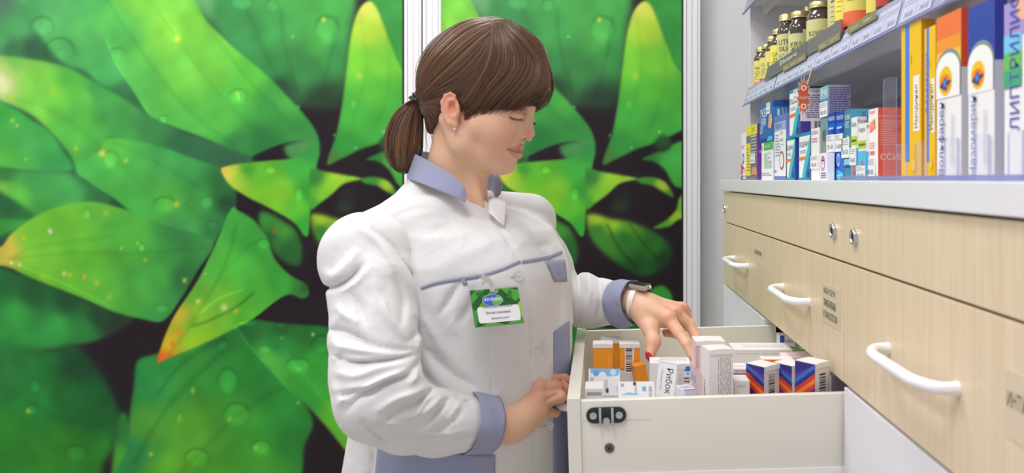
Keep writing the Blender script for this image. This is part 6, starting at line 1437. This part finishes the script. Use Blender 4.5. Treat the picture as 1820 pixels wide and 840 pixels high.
mb = MB(); mb.box(-.013, .019, -.017, .017, -.004, .005, mat((206, 198, 186), .2, .7), .003, M); mb.box(-.011, .017, -.015, .015, .0045, .0062, mat((40, 40, 44), .1), .0008, M); relink(mb.build('watch_case'), e)
mb = MB(); M2 = M @ Matrix.Translation((.020, -.006, 0)) @ Matrix.Rotation(math.pi/2, 4, 'Y'); mb.lathe([(.0032, 0), (.0032, .0022), (.002, .0026), (.0001, .0026)], mat((220, 214, 204), .2, .8), 16, (0, 0, 0), M2); relink(mb.build('crown'), e)

TL, TR_, BR_, BL_ = (835, 516), (920, 510), (940, 571), (851, 581)
ys = [hit(cbv, x, y, 0).y for x, y in (TL, (878, 513), (845, 550), (890, 545), (870, 578))]
Y0 = min(ys[0], ys[1]-.018, ys[2]+.008, ys[3]-.008, ys[4]+.012)-.010; YL = Y0; YR = Y0+.036
e = tag(empty('name_badge', tuple(pt(876, 510, YL))), 'green leaf-printed name badge clipped to the breast of the white coat', 'name badge')
A = Vector(pt(*TL, YL)); B = Vector(pt(*TR_, YR)); D = Vector(pt(*BL_, YL-.017)); u = (B-A); w = u.length; u.normalize(); v = (A-D); v = (v-u*v.dot(u)); hgt = v.length; v.normalize(); D = A-v*hgt
mb = MB(); p = Panel(mb, D, u, v, w, hgt); nn = p.n
sk = (A-D)-v*(A-D).dot(v)
O = D; mb2 = MB(); cs = [O, O+u*w, O+u*w+v*hgt, O+v*hgt]; 
mb2.add([x+nn*0 for x in cs]+[x-nn*.0016 for x in cs], [[0, 1, 2, 3], [7, 6, 5, 4], [0, 4, 5, 1], [3, 2, 6, 7], [0, 3, 7, 4], [1, 5, 6, 2]], mat((30, 96, 34), .2, coat=.5)); card_ = relink(mb2.build('badge_card'), e)
p.O = O
for pts, c in (([(0, .62), (.30, 1), (.12, 1), (0, .85)], (70, 160, 60)), ([(0, .35), (.45, 1), (.62, 1), (.12, .2)], (96, 180, 66)), ([(.62, 1), (.9, .62), (1, .7), (1, .92), (.78, 1)], (80, 170, 64)), ([(.02, 0), (.12, .3), (.0, .5), (0, 0)], (60, 150, 60)), ([(1, .05), (.9, .5), (1, .62)], (150, 200, 70)), ([(.3, .62), (.1, .9), (.2, .95), (.42, .7)], (40, 110, 46)), ([(.1, 0), (.35, .12), (.6, 0)], (90, 170, 60)), ([(.7, .72), (.8, .95), (.86, .9), (.78, .66)], (46, 120, 46)), ([(.62, 0), (.8, .12), (1, .1), (1, 0)], (70, 160, 60))): p.poly(pts, c)
R_ = .055
rr = [(.08+R_*1+R_*math.cos(a_), .08+R_*1.4+R_*1.4*math.sin(a_)) for a_ in np.linspace(math.pi, 1.5*math.pi, 6)]+[(.95-R_+R_*math.cos(a_), .08+R_*1.4+R_*1.4*math.sin(a_)) for a_ in np.linspace(1.5*math.pi, 2*math.pi, 6)]+[(.95-R_+R_*math.cos(a_), .52-R_*1.4+R_*1.4*math.sin(a_)) for a_ in np.linspace(0, .5*math.pi, 6)]+[(.08+R_+R_*math.cos(a_), .52-R_*1.4+R_*1.4*math.sin(a_)) for a_ in np.linspace(.5*math.pi, math.pi, 6)]
p.poly(rr, (238, 240, 244)); p.text('Петрова Наталья', .19, .455, w*.62, (40, 48, 60), hgt=.0040); p.text('Вячеславовна', .25, .31, w*.50, (40, 48, 60), hgt=.0040); p.text('фармацевт', .34, .15, w*.38, (60, 70, 86), hgt=.0038)
p.disc(.42, .68, .215, (190, 205, 236), .165, 30); p.disc(.42, .68, .20, (60, 100, 214), .15, 30); p.poly([(.42+.2*math.cos(t), .68+.15*math.sin(t)) for t in np.linspace(-1.45, 1.05, 12)]+[(.47, .72), (.42, .66), (.40, .60)], (96, 184, 84)); p.text('неофарм', .25, .635, w*.34, (248, 250, 255), hgt=.0074); p.rect(.42, .88, .56, .91, (180, 190, 190)); p.text('ТЕАТР', .42, .84, w*.08, (225, 235, 225), hgt=.0014)
relink(mb.build('badge_print'), e)
mb = MB(); q = Vector(pt(866, 497, YL+.010)); cm = mat((232, 226, 214), .12, 1)
mb.box(-.010, .006, -.0016, .0016, -.0035, .0035, cm, .001, Matrix.Translation(q) @ Matrix.Rotation(.6, 4, 'Y')); mb.box(-.008, .008, -.0028, -.0012, -.002, .002, cm, .0006, Matrix.Translation(q+Vector((-.002, 0, 0))) @ Matrix.Rotation(-.9, 4, 'Y'))
mb.lathe([(.0028, -.002), (.0028, .002), (.0001, .002)], cm, 14, q+Vector((.005, -.001, -.004)), Matrix.Rotation(math.pi/2, 4, 'X')); mb.tube([q+Vector((-.012, 0, .002)), q+Vector((-.004, -.001, .003))], .0012, cm, 8)
relink(mb.build('clip'), e)
mb = MB(); mb.box(-.0035, .0035, -.0006, .0006, -.012, .002, mat((220, 225, 225), .1, alpha=.6), .0003, Matrix.Translation(q+Vector((.006, -.001, -.004))) @ Matrix.Rotation(-.1, 4, 'Y')); relink(mb.build('clip_strap'), e)
